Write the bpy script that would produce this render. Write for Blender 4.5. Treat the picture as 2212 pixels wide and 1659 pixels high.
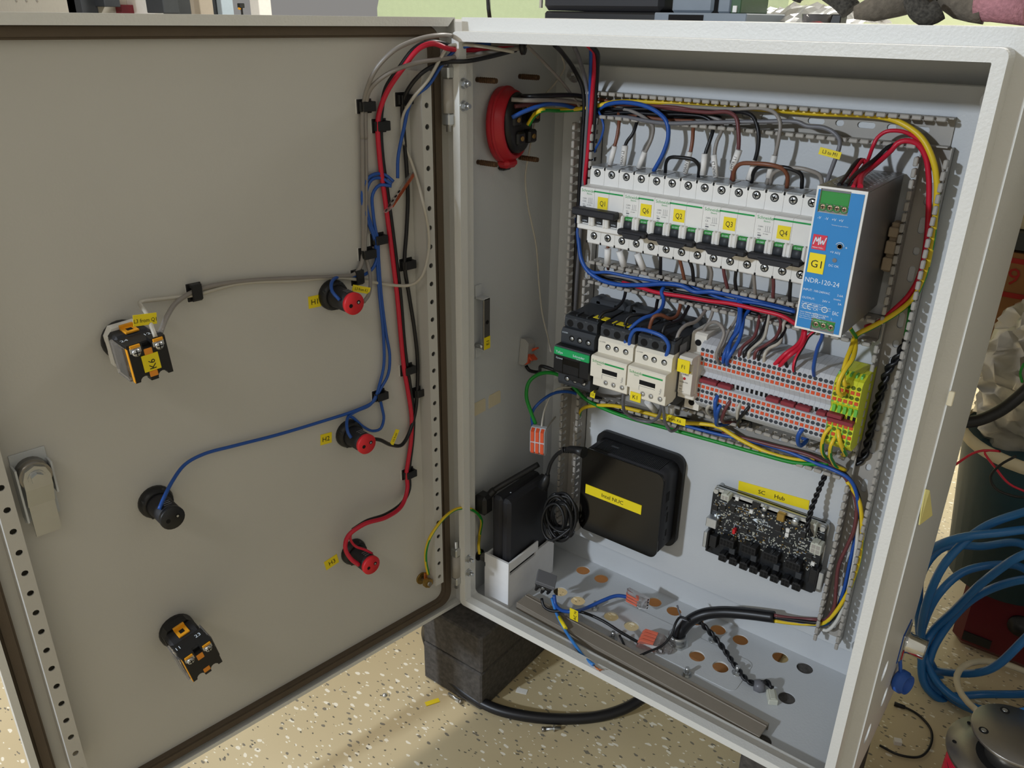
import bpy, bmesh, math, random
from mathutils import Vector, Matrix
random.seed(7)
for o in list(bpy.data.objects): bpy.data.objects.remove(o, do_unlink=True)
SC = bpy.context.scene
COL = SC.collection
S = 0.001                 # the scene is laid out in millimetres from the lower left corner of the cabinet opening
ZF = 133.6                # the floor lies 133.6 mm below that corner
def W3(p): return Vector((p[0]*S, p[1]*S, (p[2]+ZF)*S))
# ------------------------------------------------------------------ camera
CAMR = [[0.7945542, 0.6070315, 0.0140173], [0.2593795, -0.3184524, -0.9117622], [-0.5490045, 0.7280803, -0.4104792]]
CAMC = [565.698, -645.176, 699.927]
FPX = 1770.740
cam = bpy.data.cameras.new('camera'); camo = bpy.data.objects.new('camera', cam); COL.objects.link(camo)
cam.sensor_width = 36.0; cam.sensor_fit = 'HORIZONTAL'; cam.lens = 36.0*FPX/2212.0
cam.clip_start = 0.02; cam.clip_end = 60
rx, ry, rz = [Vector(r) for r in CAMR]
mw = Matrix(((rx[0], -ry[0], -rz[0], 0), (rx[1], -ry[1], -rz[1], 0), (rx[2], -ry[2], -rz[2], 0), (0, 0, 0, 1)))
camo.matrix_world = Matrix.Translation(W3(CAMC)) @ mw
SC.camera = camo
# ------------------------------------------------------------------ world, lights, exposure
wd = bpy.data.worlds.new('room_light'); SC.world = wd; wd.use_nodes = True
wb = wd.node_tree.nodes['Background']; wb.inputs[0].default_value = (1.0, 0.97, 0.93, 1); wb.inputs[1].default_value = 0.25
def area(name, loc, target, sx, sy, power, col):
    l = bpy.data.lights.new(name, 'AREA'); l.shape = 'RECTANGLE'; l.size = sx; l.size_y = sy; l.energy = power; l.color = col
    o = bpy.data.objects.new(name, l); COL.objects.link(o); o.location = W3(loc)
    d = (W3(target)-o.location); o.rotation_euler = d.to_track_quat('-Z', 'Y').to_euler()
    return o
area('bench_lamp', (-500, -2600, 1320), (250, 100, 330), 0.11, 0.11, 42, (0.80, 0.89, 1.0))
area('ceiling_lamp_left', (-1500, -300, 2300), (-1400, -300, 0), 1.2, 0.35, 34, (1.0, 0.93, 0.82))
area('ceiling_lamp_back', (100, 2300, 2300), (100, 2250, 0), 1.6, 0.4, 110, (1.0, 0.97, 0.92))
area('fill_light_front', (900, -2300, 2300), (900, -2200, 0), 1.2, 0.35, 8, (1.0, 0.94, 0.86))  # weak fill added from the front right, not a known lamp
vs = SC.view_settings; vs.view_transform = 'Standard'; vs.look = 'None'; vs.gamma = 1.0; vs.exposure = 0.0; vs.use_curve_mapping = False
# ------------------------------------------------------------------ measuring helpers: a point of the photograph at a known plane
def ray(u, v):
    a = (u-1106.0)/FPX; b = (v-829.5)/FPX
    return [CAMR[0][i]*a+CAMR[1][i]*b+CAMR[2][i] for i in range(3)]
def _at(u, v, k, val):
    d = ray(u, v); t = (val-CAMC[k])/d[k]; return (CAMC[0]+d[0]*t, CAMC[1]+d[1]*t, CAMC[2]+d[2]*t)
def AX(u, v, x): return _at(u, v, 0, x)
def AY(u, v, y): return _at(u, v, 1, y)
def AZ(u, v, z): return _at(u, v, 2, z)
DO = (-0.876, 3.793); DD = (-0.15211, -0.98836); DN = (0.98836, -0.15211)
def FD(a, h, z): return (DO[0]+DD[0]*a+DN[0]*h, DO[1]+DD[1]*a+DN[1]*h, z)      # door frame: along, outwards, up
def DA(u, v, h):
    d = ray(u, v); cx = CAMC[0]-DO[0]; cy = CAMC[1]-DO[1]
    t = (h-(cx*DN[0]+cy*DN[1]))/(d[0]*DN[0]+d[1]*DN[1]); return (CAMC[0]+d[0]*t, CAMC[1]+d[1]*t, CAMC[2]+d[2]*t)
# ------------------------------------------------------------------ mesh builder
def vsub(a, b): return (a[0]-b[0], a[1]-b[1], a[2]-b[2])
def vadd(a, b): return (a[0]+b[0], a[1]+b[1], a[2]+b[2])
def vmul(a, k): return (a[0]*k, a[1]*k, a[2]*k)
def vlen(a): return math.sqrt(a[0]**2+a[1]**2+a[2]**2)
def vnorm(a):
    l = vlen(a) or 1.0; return (a[0]/l, a[1]/l, a[2]/l)
def vcross(a, b): return (a[1]*b[2]-a[2]*b[1], a[2]*b[0]-a[0]*b[2], a[0]*b[1]-a[1]*b[0])
_txt = {}
def text_mesh(s):
    if s not in _txt:
        c = bpy.data.curves.new('t', 'FONT'); c.body = s; c.size = 1.0; c.align_x = 'LEFT'; c.resolution_u = 2
        o = bpy.data.objects.new('t', c); COL.objects.link(o)
        dg = bpy.context.evaluated_depsgraph_get()
        me = bpy.data.meshes.new_from_object(o.evaluated_get(dg))
        vv = [tuple(v.co) for v in me.vertices]; ff = [tuple(p.vertices) for p in me.polygons]
        bpy.data.objects.remove(o); bpy.data.curves.remove(c); bpy.data.meshes.remove(me)
        _txt[s] = (vv, ff)
    return _txt[s]
class MB:
    def __init__(s, fr=None): s.v = []; s.f = []; s.m = []; s.s = []; s.fr = fr; s.k = 0
    def add(s, vv, ff, smooth=False):
        n = len(s.v)
        if s.fr: vv = [s.fr(*p) for p in vv]
        s.v += [tuple(p) for p in vv]
        for f in ff: s.f.append(tuple(i+n for i in f)); s.m.append(s.k); s.s.append(smooth)
        return s
    def box(s, x0, x1, y0, y1, z0, z1, b=0):
        if x0 > x1: x0, x1 = x1, x0
        if y0 > y1: y0, y1 = y1, y0
        if z0 > z1: z0, z1 = z1, z0
        if b <= 0:
            vv = [(x, y, z) for x in (x0, x1) for y in (y0, y1) for z in (z0, z1)]
            return s.add(vv, [(0, 1, 3, 2), (4, 6, 7, 5), (0, 4, 5, 1), (2, 3, 7, 6), (0, 2, 6, 4), (1, 5, 7, 3)])
        b = min(b, (x1-x0)*.49, (y1-y0)*.49, (z1-z0)*.49)
        vv = []; ix = {}
        X = (x0, x1); Y = (y0, y1); Z = (z0, z1); sg = (1, -1)
        for i in (0, 1):
            for j in (0, 1):
                for k in (0, 1):
                    ix[i, j, k, 0] = len(vv); vv.append((X[i], Y[j]+sg[j]*b, Z[k]+sg[k]*b))
                    ix[i, j, k, 1] = len(vv); vv.append((X[i]+sg[i]*b, Y[j], Z[k]+sg[k]*b))
                    ix[i, j, k, 2] = len(vv); vv.append((X[i]+sg[i]*b, Y[j]+sg[j]*b, Z[k]))
        ff = []
        for i in (0, 1):
            ff.append([ix[i, 0, 0, 0], ix[i, 0, 1, 0], ix[i, 1, 1, 0], ix[i, 1, 0, 0]])
            ff.append([ix[0, i, 0, 1], ix[0, i, 1, 1], ix[1, i, 1, 1], ix[1, i, 0, 1]])
            ff.append([ix[0, 0, i, 2], ix[0, 1, i, 2], ix[1, 1, i, 2], ix[1, 0, i, 2]])
            for j in (0, 1):
                ff.append([ix[i, j, 0, 0], ix[i, j, 1, 0], ix[i, j, 1, 1], ix[i, j, 0, 1]])
                ff.append([ix[i, 0, j, 0], ix[i, 1, j, 0], ix[i, 1, j, 2], ix[i, 0, j, 2]])
                ff.append([ix[0, i, j, 1], ix[1, i, j, 1], ix[1, i, j, 2], ix[0, i, j, 2]])
                for k in (0, 1): ff.append([ix[i, j, k, 0], ix[i, j, k, 1], ix[i, j, k, 2]])
        return s.add(vv, ff)
    def cyl(s, p0, p1, r0, r1=None, n=14, caps=True, smooth=True):
        if r1 is None: r1 = r0
        d = vnorm(vsub(p1, p0)); a = (1, 0, 0) if abs(d[0]) < .8 else (0, 1, 0)
        e1 = vnorm(vcross(d, a)); e2 = vcross(d, e1); vv = []
        for p, r in ((p0, r0), (p1, r1)):
            for i in range(n):
                t = 2*math.pi*i/n; c = math.cos(t)*r; q = math.sin(t)*r
                vv.append((p[0]+e1[0]*c+e2[0]*q, p[1]+e1[1]*c+e2[1]*q, p[2]+e1[2]*c+e2[2]*q))
        s.add(vv, [(i, (i+1) % n, n+(i+1) % n, n+i) for i in range(n)], smooth)
        if caps:
            k = len(s.v)-2*n
            s.f.append(tuple(k+i for i in range(n))[::-1]); s.m.append(s.k); s.s.append(False)
            s.f.append(tuple(k+n+i for i in range(n))); s.m.append(s.k); s.s.append(False)
        return s
    def lathe(s, prof, o, d, n=20, smooth=True):
        d = vnorm(d); a = (1, 0, 0) if abs(d[0]) < .8 else (0, 1, 0)
        e1 = vnorm(vcross(d, a)); e2 = vcross(d, e1); vv = []; m = len(prof)
        for r, h in prof:
            for i in range(n):
                t = 2*math.pi*i/n; c = math.cos(t)*r; q = math.sin(t)*r
                vv.append((o[0]+d[0]*h+e1[0]*c+e2[0]*q, o[1]+d[1]*h+e1[1]*c+e2[1]*q, o[2]+d[2]*h+e1[2]*c+e2[2]*q))
        ff = []
        for j in range(m-1):
            for i in range(n): ff.append((j*n+i, j*n+(i+1) % n, (j+1)*n+(i+1) % n, (j+1)*n+i))
        s.add(vv, ff, smooth)
        k = len(s.v)-m*n
        for j, rev in ((0, True), (m-1, False)):
            if prof[j][0] > 1e-6:
                t = tuple(k+j*n+i for i in range(n)); s.f.append(t[::-1] if rev else t); s.m.append(s.k); s.s.append(False)
        return s
    def tube(s, pts, r, n=8, stripe=None, twist=0.0, caps=True, sdir=None, sk=.5):
        m = len(pts); vv = []; T = []; sf = set()
        for i in range(m):
            T.append(vnorm(vsub(pts[min(i+1, m-1)], pts[max(i-1, 0)])))
        a = (0, 0, 1) if abs(T[0][2]) < .9 else (1, 0, 0)
        e1 = vnorm(vcross(T[0], a)); ph = 0.0
        for i in range(m):
            t = T[i]; dt = e1[0]*t[0]+e1[1]*t[1]+e1[2]*t[2]
            e1 = vnorm((e1[0]-t[0]*dt, e1[1]-t[1]*dt, e1[2]-t[2]*dt)); e2 = vcross(t, e1)
            if i: ph += twist*vlen(vsub(pts[i], pts[i-1]))
            rr = r[i] if isinstance(r, (list, tuple)) else r
            for j in range(n):
                if sdir:
                    w = 2*math.pi*(j+.5)/n+ph; nv = [e1[k]*math.cos(w)+e2[k]*math.sin(w) for k in range(3)]
                    if nv[0]*sdir[0]+nv[1]*sdir[1]+nv[2]*sdir[2] > sk: sf.add((i, j))
                w = 2*math.pi*j/n+ph; c = math.cos(w)*rr; q = math.sin(w)*rr
                vv.append((pts[i][0]+e1[0]*c+e2[0]*q, pts[i][1]+e1[1]*c+e2[1]*q, pts[i][2]+e1[2]*c+e2[2]*q))
        n0 = len(s.v); s.add(vv, [])
        for i in range(m-1):
            for j in range(n):
                s.f.append((n0+i*n+j, n0+i*n+(j+1) % n, n0+(i+1)*n+(j+1) % n, n0+(i+1)*n+j))
                s.m.append((1 if ((stripe and j in stripe) or (i, j) in sf) else s.k)); s.s.append(True)
        if caps:
            s.f.append(tuple(n0+j for j in range(n))[::-1]); s.m.append(s.k); s.s.append(False)
            s.f.append(tuple(n0+(m-1)*n+j for j in range(n))); s.m.append(s.k); s.s.append(False)
        return s
    def prism(s, poly, plane, lo, hi, smooth=False):
        n = len(poly)
        def mp(a, b, c):
            return (a, b, c) if plane == 'xy' else (a, c, b) if plane == 'xz' else (c, a, b)
        vv = [mp(a, b, lo) for a, b in poly]+[mp(a, b, hi) for a, b in poly]
        n0 = len(s.v); s.add(vv, [tuple(range(n))[::-1], tuple(range(n, 2*n))])
        for i in range(n):
            s.f.append((n0+i, n0+(i+1) % n, n0+n+(i+1) % n, n0+n+i)); s.m.append(s.k); s.s.append(smooth)
        return s
    def holes(s, outer, holes, plane, lo, hi):
        bm = bmesh.new(); loops = []
        for lp in [outer]+holes:
            vs_ = [bm.verts.new((a, b, 0)) for a, b in lp]
            for i in range(len(vs_)): bm.edges.new((vs_[i], vs_[(i+1) % len(vs_)]))
            loops.append(len(lp))
        bmesh.ops.triangle_fill(bm, use_beauty=True, use_dissolve=False, edges=bm.edges[:])
        bm.verts.index_update(); n = len(bm.verts)
        def mp(a, b, c):
            return (a, b, c) if plane == 'xy' else (a, c, b) if plane == 'xz' else (c, a, b)
        P = [(v.co.x, v.co.y) for v in bm.verts]
        vv = [mp(a, b, lo) for a, b in P]+[mp(a, b, hi) for a, b in P]
        ff = []
        for f in bm.faces:
            t = tuple(v.index for v in f.verts); ff.append(t[::-1]); ff.append(tuple(i+n for i in t))
        k = 0
        for L in loops:
            for i in range(L):
                a = k+i; b = k+(i+1) % L; ff.append((a, b, n+b, n+a))
            k += L
        bm.free()
        return s.add(vv, ff)
    def text(s, st, size, o, ux, uy, align='L', wx=1.0):
        vv, ff = text_mesh(st)
        if not vv: return s
        x1 = max(p[0] for p in vv); x0 = min(p[0] for p in vv)
        dx = {'L': -x0, 'C': -(x0+x1)/2, 'R': -x1}[align]
        return s.add([(o[0]+(ux[0]*(p[0]+dx)*wx+uy[0]*p[1])*size, o[1]+(ux[1]*(p[0]+dx)*wx+uy[1]*p[1])*size, o[2]+(ux[2]*(p[0]+dx)*wx+uy[2]*p[1])*size) for p in vv], ff)
    def quadstrip(s, o, ux, uy, w, h, t=0.25):
        n = vnorm(vcross(ux, uy))
        c = [(0, 0), (w, 0), (w, h), (0, h)]
        P = [(o[0]+ux[0]*a+uy[0]*b, o[1]+ux[1]*a+uy[1]*b, o[2]+ux[2]*a+uy[2]*b) for a, b in c]
        Q = [(p[0]+n[0]*t, p[1]+n[1]*t, p[2]+n[2]*t) for p in P]
        return s.add(P+Q, [(3, 2, 1, 0), (4, 5, 6, 7), (0, 1, 5, 4), (1, 2, 6, 5), (2, 3, 7, 6), (3, 0, 4, 7)])
def circ(x, y, r, n=20, ry=None):
    ry = ry or r
    return [(x+r*math.cos(2*math.pi*i/n), y+ry*math.sin(2*math.pi*i/n)) for i in range(n)]
def slot(x, y, w, h, n=6):
    r = min(w, h)/2; out = []
    if w >= h:
        for i in range(n+1): t = -math.pi/2+math.pi*i/n; out.append((x+w/2-r+r*math.cos(t), y+r*math.sin(t)))
        for i in range(n+1): t = math.pi/2+math.pi*i/n; out.append((x-w/2+r+r*math.cos(t), y+r*math.sin(t)))
    else:
        for i in range(n+1): t = math.pi*i/n; out.append((x+r*math.cos(t), y+h/2-r+r*math.sin(t)))
        for i in range(n+1): t = math.pi+math.pi*i/n; out.append((x+r*math.cos(t), y-h/2+r+r*math.sin(t)))
    return out
def rrect(x0, x1, y0, y1, r, n=5):
    out = []
    for cx, cy, a in ((x1-r, y0+r, -90), (x1-r, y1-r, 0), (x0+r, y1-r, 90), (x0+r, y0+r, 180)):
        for i in range(n+1):
            t = math.radians(a+90*i/n); out.append((cx+r*math.cos(t), cy+r*math.sin(t)))
    return out
def spline(pts, step=4.0):
    if len(pts) < 3: return list(pts)
    P = [vadd(pts[0], vsub(pts[0], pts[1]))]+list(pts)+[vadd(pts[-1], vsub(pts[-1], pts[-2]))]; out = []
    def cr(p0, p1, p2, p3, t):
        d01 = max(vlen(vsub(p1, p0)), 1e-3)**.5; d12 = max(vlen(vsub(p2, p1)), 1e-3)**.5; d23 = max(vlen(vsub(p3, p2)), 1e-3)**.5
        t0 = 0; t1 = d01; t2 = t1+d12; t3 = t2+d23; T = t1+(t2-t1)*t
        L = lambda a, b, ta, tb: tuple(a[i]*(tb-T)/(tb-ta)+b[i]*(T-ta)/(tb-ta) for i in range(3))
        A1 = L(p0, p1, t0, t1); A2 = L(p1, p2, t1, t2); A3 = L(p2, p3, t2, t3)
        B1 = L(A1, A2, t0, t2); B2 = L(A2, A3, t1, t3)
        return L(B1, B2, t1, t2)
    for i in range(1, len(P)-2):
        n = max(2, int(vlen(vsub(P[i+1], P[i]))/step)+1)
        for k in range(n): out.append(cr(P[i-1], P[i], P[i+1], P[i+2], k/n))
    out.append(P[-2]); return out
# ------------------------------------------------------------------ objects
WLOC = {}
def tag(o, label=None, cat=None, group=None, kind=None):
    if label: o['label'] = label
    if cat: o['category'] = cat
    if group: o['group'] = group
    if kind: o['kind'] = kind
    return o
def thing(name, label, cat, loc, group=None):
    o = bpy.data.objects.new(name, None); COL.objects.link(o); o.empty_display_size = 0.01
    o.location = W3(loc); WLOC[o.name] = loc
    return tag(o, label, cat, group)
def ob(name, mb, mats, parent=None, label=None, cat=None, group=None, kind=None, sharp=None):
    if not isinstance(mats, (list, tuple)): mats = [mats]
    if parent is not None: loc = WLOC[parent.name]
    else:
        xs = [p[0] for p in mb.v]; ys = [p[1] for p in mb.v]; zs = [p[2] for p in mb.v]
        loc = ((min(xs)+max(xs))/2, (min(ys)+max(ys))/2, min(zs))
    me = bpy.data.meshes.new(name)
    me.from_pydata([((p[0]-loc[0])*S, (p[1]-loc[1])*S, (p[2]-loc[2])*S) for p in mb.v], [], mb.f)
    for m in mats: me.materials.append(m)
    me.polygons.foreach_set('material_index', mb.m); me.polygons.foreach_set('use_smooth', mb.s)
    bm = bmesh.new(); bm.from_mesh(me); bmesh.ops.recalc_face_normals(bm, faces=bm.faces[:]); bm.to_mesh(me); bm.free()
    o = bpy.data.objects.new(name, me); COL.objects.link(o)
    if parent is not None:
        o.parent = parent; WLOC[o.name] = loc
    else:
        o.location = W3(loc); WLOC[o.name] = loc
    return tag(o, label, cat, group, kind)
def dup(root, dloc, label=None, group=None):
    r = root.copy(); COL.objects.link(r); b = WLOC[root.name]; r.location = W3(vadd(b, dloc)); WLOC[r.name] = vadd(b, dloc)
    if label: r['label'] = label
    if group: r['group'] = group
    for ch in list(root.children):
        c = ch.copy(); COL.objects.link(c); c.parent = r; WLOC[c.name] = WLOC[r.name]
        for g in list(ch.children):
            d = g.copy(); COL.objects.link(d); d.parent = c; WLOC[d.name] = WLOC[r.name]
    return r
def piece(src, off, parent=None):
    # one more alike piece: shares the mesh of src, shifted by off (mm)
    o = src.copy(); COL.objects.link(o); o.parent = parent or src.parent
    o.location = src.location+Vector(off)*S; WLOC[o.name] = WLOC[src.name]
    return o
# ------------------------------------------------------------------ materials
def lin(c):
    if isinstance(c, str): c = tuple(int(c[i:i+2], 16)/255 for i in (0, 2, 4))
    return tuple((x/12.92 if x <= .04045 else ((x+.055)/1.055)**2.4) for x in c)+(1.0,)
def M(name, col, rough=0.5, metal=0.0, bump=None, var=None, spec=0.5, trans=0.0, alpha=1.0, ior=1.45, coat=0.0):
    m = bpy.data.materials.new(name); m.use_nodes = True; nt = m.node_tree; b = nt.nodes['Principled BSDF']
    c = lin(col); b.inputs['Base Color'].default_value = c; b.inputs['Roughness'].default_value = rough; b.inputs['Metallic'].default_value = metal
    b.inputs['Specular IOR Level'].default_value = spec; b.inputs['Transmission Weight'].default_value = trans; b.inputs['IOR'].default_value = ior
    b.inputs['Alpha'].default_value = alpha; b.inputs['Coat Weight'].default_value = coat
    tc = nt.nodes.new('ShaderNodeTexCoord')
    if var is None: var = (60.0, 0.05)
    n = nt.nodes.new('ShaderNodeTexNoise'); n.inputs['Scale'].default_value = var[0]; n.inputs['Detail'].default_value = 3.0
    nt.links.new(tc.outputs['Object'], n.inputs['Vector'])
    r = nt.nodes.new('ShaderNodeValToRGB'); r.color_ramp.elements[0].position = 0.3; r.color_ramp.elements[1].position = 0.7
    k = 1-var[1]; r.color_ramp.elements[0].color = (c[0]*k, c[1]*k, c[2]*k, 1); r.color_ramp.elements[1].color = c
    nt.links.new(n.outputs['Fac'], r.inputs['Fac']); nt.links.new(r.outputs['Color'], b.inputs['Base Color'])
    if bump:
        n2 = nt.nodes.new('ShaderNodeTexNoise'); n2.inputs['Scale'].default_value = bump[0]; n2.inputs['Detail'].default_value = 2.0
        nt.links.new(tc.outputs['Object'], n2.inputs['Vector'])
        bp = nt.nodes.new('ShaderNodeBump'); bp.inputs['Strength'].default_value = bump[1]; bp.inputs['Distance'].default_value = 0.001
        nt.links.new(n2.outputs['Fac'], bp.inputs['Height']); nt.links.new(bp.outputs['Normal'], b.inputs['Normal'])
    return m
m_paint = M('light_grey_textured_paint', 'dcdcd8', 0.42, bump=(420, 0.28), var=(9, 0.03))
m_paint_in = M('light_grey_paint', 'c8cbcd', 0.45, bump=(420, 0.14), var=(9, 0.04))
m_door = M('door_grey_paint', 'c6c4be', 0.5, bump=(500, 0.10), var=(6, 0.05))
m_gasket = M('brown_foam_gasket', '5d5143', 0.85, bump=(900, 0.2))
m_duct = M('stone_grey_plastic', 'a8a39b', 0.5)
m_zinc = M('zinc_plated_steel', 'c4c6c6', 0.32, 0.9, bump=(300, .05))
m_rail = M('galvanised_rail', 'b9bcbd', 0.4, 0.85)
m_chrome = M('bright_chrome', 'e2e2e0', 0.12, 1.0)
m_steel = M('brushed_steel', '9a9690', 0.33, 0.9, bump=(700, .08))
m_rust = M('rusty_screw', '6d5138', 0.75, 0.3, bump=(900, .5), var=(400, .5))
m_brass = M('brass', 'a98a4c', 0.35, 0.9)
m_copper = M('copper', 'c77a4e', 0.35, 0.95)
m_white = M('white_plastic', 'eceae5', 0.42)
m_white3d = M('white_printed_plastic', 'ededee', 0.55, bump=(1200, .08))
m_cream = M('cream_plastic', 'ebe4d3', 0.45)
m_black = M('black_plastic', '1b1b1c', 0.42)
m_black2 = M('matte_black_plastic', '26262a', 0.55, bump=(1500, .06))
m_dark = M('dark_grey_plastic', '35383c', 0.5)
m_gloss = M('glossy_black', '0e0d0c', 0.12, spec=0.55, var=(30, .3))
m_void = M('dark_recess', '0c0b0b', 0.9)
m_red = M('red_plastic', 'b8202c', 0.42)
m_redcap = M('red_cap_plastic', 'd3242d', 0.45)
m_maroon = M('maroon_plastic', '8a2f3a', 0.5)
m_orange = M('orange_plastic', 'e2703a', 0.45)
m_orange2 = M('orange_lever', 'd9542e', 0.4)
m_coral = M('coral_lever', 'f07a5e', 0.4)
m_amber = M('amber_yellow_plastic', 'f0a51e', 0.45)
m_wgrey = M('terminal_grey_plastic', 'c4c6ca', 0.48)
m_ygreen = M('yellow_green_terminal_plastic', 'd8dc32', 0.48, var=(70, .0))
m_green = M('green_plastic', '2f8f3e', 0.42)
m_tgreen = M('green_band', '1fa35c', 0.45)
m_yellow = M('yellow_label_tape', 'f3dc1e', 0.5)
m_ink = M('black_ink', '17171a', 0.6)
m_grey_ink = M('grey_ink', '77787c', 0.6)
m_wink = M('white_ink', 'dfeaf4', 0.6)
m_gink = M('green_ink', '1f9c4f', 0.6)
m_blue = M('blue_front_plate', '2f86c9', 0.4)
m_mwred = M('red_logo', 'd8344a', 0.5)
m_pcb = M('black_circuit_board', '1d2024', 0.4, var=(500, .5))
m_paper = M('white_paper', 'e9e7e1', 0.7)
m_note = M('pale_yellow_note', 'e0d58a', 0.75)
m_beige = M('beige_foam', 'd8cdb0', 0.8)
m_clear = M('clear_plastic', 'f6f2f0', 0.08, trans=0.92, ior=1.35)
m_natural = M('natural_nylon', 'd9dacb', 0.45, trans=0.15)
m_sleeve = M('white_marker_sleeve', 'e9e7e4', 0.5)
W_ = {}
for k, c in dict(black='17171a', blue='2453a4', red='c81e38', brown='7a4a35', grey='8d8781', grey2='6f6f74', ltgrey='b9b4a8', yellow='e3c22a', green='128a2c', violet='3a2f6a', maroon='6b3a3c', ltblue='3f86d2', white='d6d4cd').items():
    W_[k] = M(k+'_wire_insulation', c, 0.38)
m_conc = M('dark_concrete', '57534f', 0.95, bump=(220, .9), var=(160, .45))
m_card = M('brown_cardboard', '9a6b41', 0.85, var=(40, .15))
# ================================================================== setting
def floor_material():
    m = bpy.data.materials.new('speckled_vinyl_floor'); m.use_nodes = True; nt = m.node_tree; b = nt.nodes['Principled BSDF']
    tc = nt.nodes.new('ShaderNodeTexCoord'); b.inputs['Roughness'].default_value = 0.38
    base = nt.nodes.new('ShaderNodeTexNoise'); base.inputs['Scale'].default_value = 3.0; nt.links.new(tc.outputs['Object'], base.inputs['Vector'])
    r0 = nt.nodes.new('ShaderNodeValToRGB'); r0.color_ramp.elements[0].color = lin('bfae8a'); r0.color_ramp.elements[1].color = lin('cfc09c')
    r0.color_ramp.elements[0].position = .35; r0.color_ramp.elements[1].position = .65
    nt.links.new(base.outputs['Fac'], r0.inputs['Fac']); last = r0.outputs['Color']
    for i, (scale, thr, col, off) in enumerate(((62, .25, 'f1ebda', 0.0), (75, .24, '7d776a', 3.3), (110, .2, 'f4efdf', 7.1), (100, .2, '6a6558', 5.7))):
        mp = nt.nodes.new('ShaderNodeMapping'); mp.inputs['Location'].default_value = (off, off*1.7, 0); mp.inputs['Rotation'].default_value = (0, 0, .6+off); mp.inputs['Scale'].default_value = (1, 2.1, 0.0)
        wn = nt.nodes.new('ShaderNodeTexNoise'); wn.inputs['Scale'].default_value = 90; nt.links.new(tc.outputs['Object'], wn.inputs['Vector'])
        ad = nt.nodes.new('ShaderNodeVectorMath'); ad.operation = 'MULTIPLY_ADD'; ad.inputs[1].default_value = (.006, .006, 0); nt.links.new(wn.outputs['Color'], ad.inputs[0]); nt.links.new(tc.outputs['Object'], ad.inputs[2])
        nt.links.new(ad.outputs[0], mp.inputs['Vector'])
        v = nt.nodes.new('ShaderNodeTexVoronoi'); v.inputs['Scale'].default_value = scale; nt.links.new(mp.outputs[0], v.inputs['Vector'])
        lt = nt.nodes.new('ShaderNodeMath'); lt.operation = 'LESS_THAN'; lt.inputs[1].default_value = thr; nt.links.new(v.outputs['Distance'], lt.inputs[0])
        sp = nt.nodes.new('ShaderNodeSeparateColor'); nt.links.new(v.outputs['Color'], sp.inputs[0])
        gt = nt.nodes.new('ShaderNodeMath'); gt.operation = 'GREATER_THAN'; gt.inputs[1].default_value = .64; nt.links.new(sp.outputs[0], gt.inputs[0])
        mu = nt.nodes.new('ShaderNodeMath'); mu.operation = 'MULTIPLY'; nt.links.new(lt.outputs[0], mu.inputs[0]); nt.links.new(gt.outputs[0], mu.inputs[1])
        mx = nt.nodes.new('ShaderNodeMix'); mx.data_type = 'RGBA'; nt.links.new(mu.outputs[0], mx.inputs['Factor']); nt.links.new(last, mx.inputs['A']); mx.inputs['B'].default_value = lin(col)
        last = mx.outputs['Result']
    nt.links.new(last, b.inputs['Base Color'])
    return m
ob('floor', MB().box(-4000, 3200, -3000, 4200, -ZF-20, -ZF), floor_material(), kind='structure')
m_gwall = M('pale_green_wall', 'c9d3b0', 0.7, bump=(260, .4))
ob('wall_back', MB().box(-4000, 3200, 4200, 4260, -ZF, 2600), m_gwall, kind='structure')
ob('shading_wall_right', MB().box(1450, 1510, -3000, 4200, -ZF, 2600), M('grey_wall', 'b9b6ad', .8), kind='structure')  # unseen wall, added to block room light from the right
# ================================================================== cabinet
LW, LH, E_, YL, YB = 475.5, 685.0, 12.2, 29.5, 196.0
cab = thing('electrical_enclosure', 'light grey sheet steel control cabinet standing open on a concrete block', 'cabinet', (LW/2, 110, -E_))
ob('side_panel', MB().box(-E_, -E_+1.5, YL+1.5, 214, -E_+1.5, LH+E_-1.5), m_paint_in, cab)
rh_ = [circ(*AX(u, v, LW+E_)[1:], 11, 18) for u, v in ((1911, 1450), (1910, 1506), (1874, 1585))]
ob('side_panel', MB().holes([(YL+1.5, -E_+1.5), (214, -E_+1.5), (214, LH+E_-1.5), (YL+1.5, LH+E_-1.5)], rh_, 'yz', LW+E_-1.5, LW+E_), m_paint, cab)
ob('top_panel', MB().box(-E_, LW+E_, YL+1.5, 214, LH+E_-1.5, LH+E_), m_paint, cab)
fh = [(80, 171.5), (110, 171.5), (81.5, 113), (110.5, 112), (192, 173), (221, 173), (162, 112), (192, 112), (252, 174), (282, 175.5), (312, 175.5), (282, 114.5), (312.5, 115), (363, 176.5), (393, 177), (393, 117), (394.5, 41)]
ob('bottom_panel', MB().holes([(-E_, YL+1.5), (LW+E_, YL+1.5), (LW+E_, 214), (-E_, 214)], [circ(x, y, 9.6, 24) for x, y in fh], 'xy', -E_, -E_+1.5), m_paint_in, cab)
ob('back_panel', MB().box(-E_+1.5, LW+E_-1.5, YB, YB+1.5, -E_+1.5, LH+E_-1.5), m_paint_in, cab)
ob('front_flange', MB().holes([(-E_, -E_), (LW+E_, -E_), (LW+E_, LH+E_), (-E_, LH+E_)], [rrect(.4, LW-.4, .4, LH-.4, 6)], 'xz', YL, YL+1.5), m_paint, cab)
lip = MB()
lip.holes(rrect(0, LW, 0, LH, 6), [rrect(9, LW-9, 9, LH-9, 1)], 'xz', 0, 1.3)
lip.holes(rrect(0, LW, 0, LH, 6), [rrect(1.3, LW-1.3, 1.3, LH-1.3, 5)], 'xz', 1.3, YL)
lip.holes(rrect(7.7, LW-7.7, 7.7, LH-7.7, 1), [rrect(9, LW-9, 9, LH-9, .6)], 'xz', 1.3, 11)
ob('opening_lip', lip, m_paint, cab)
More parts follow.
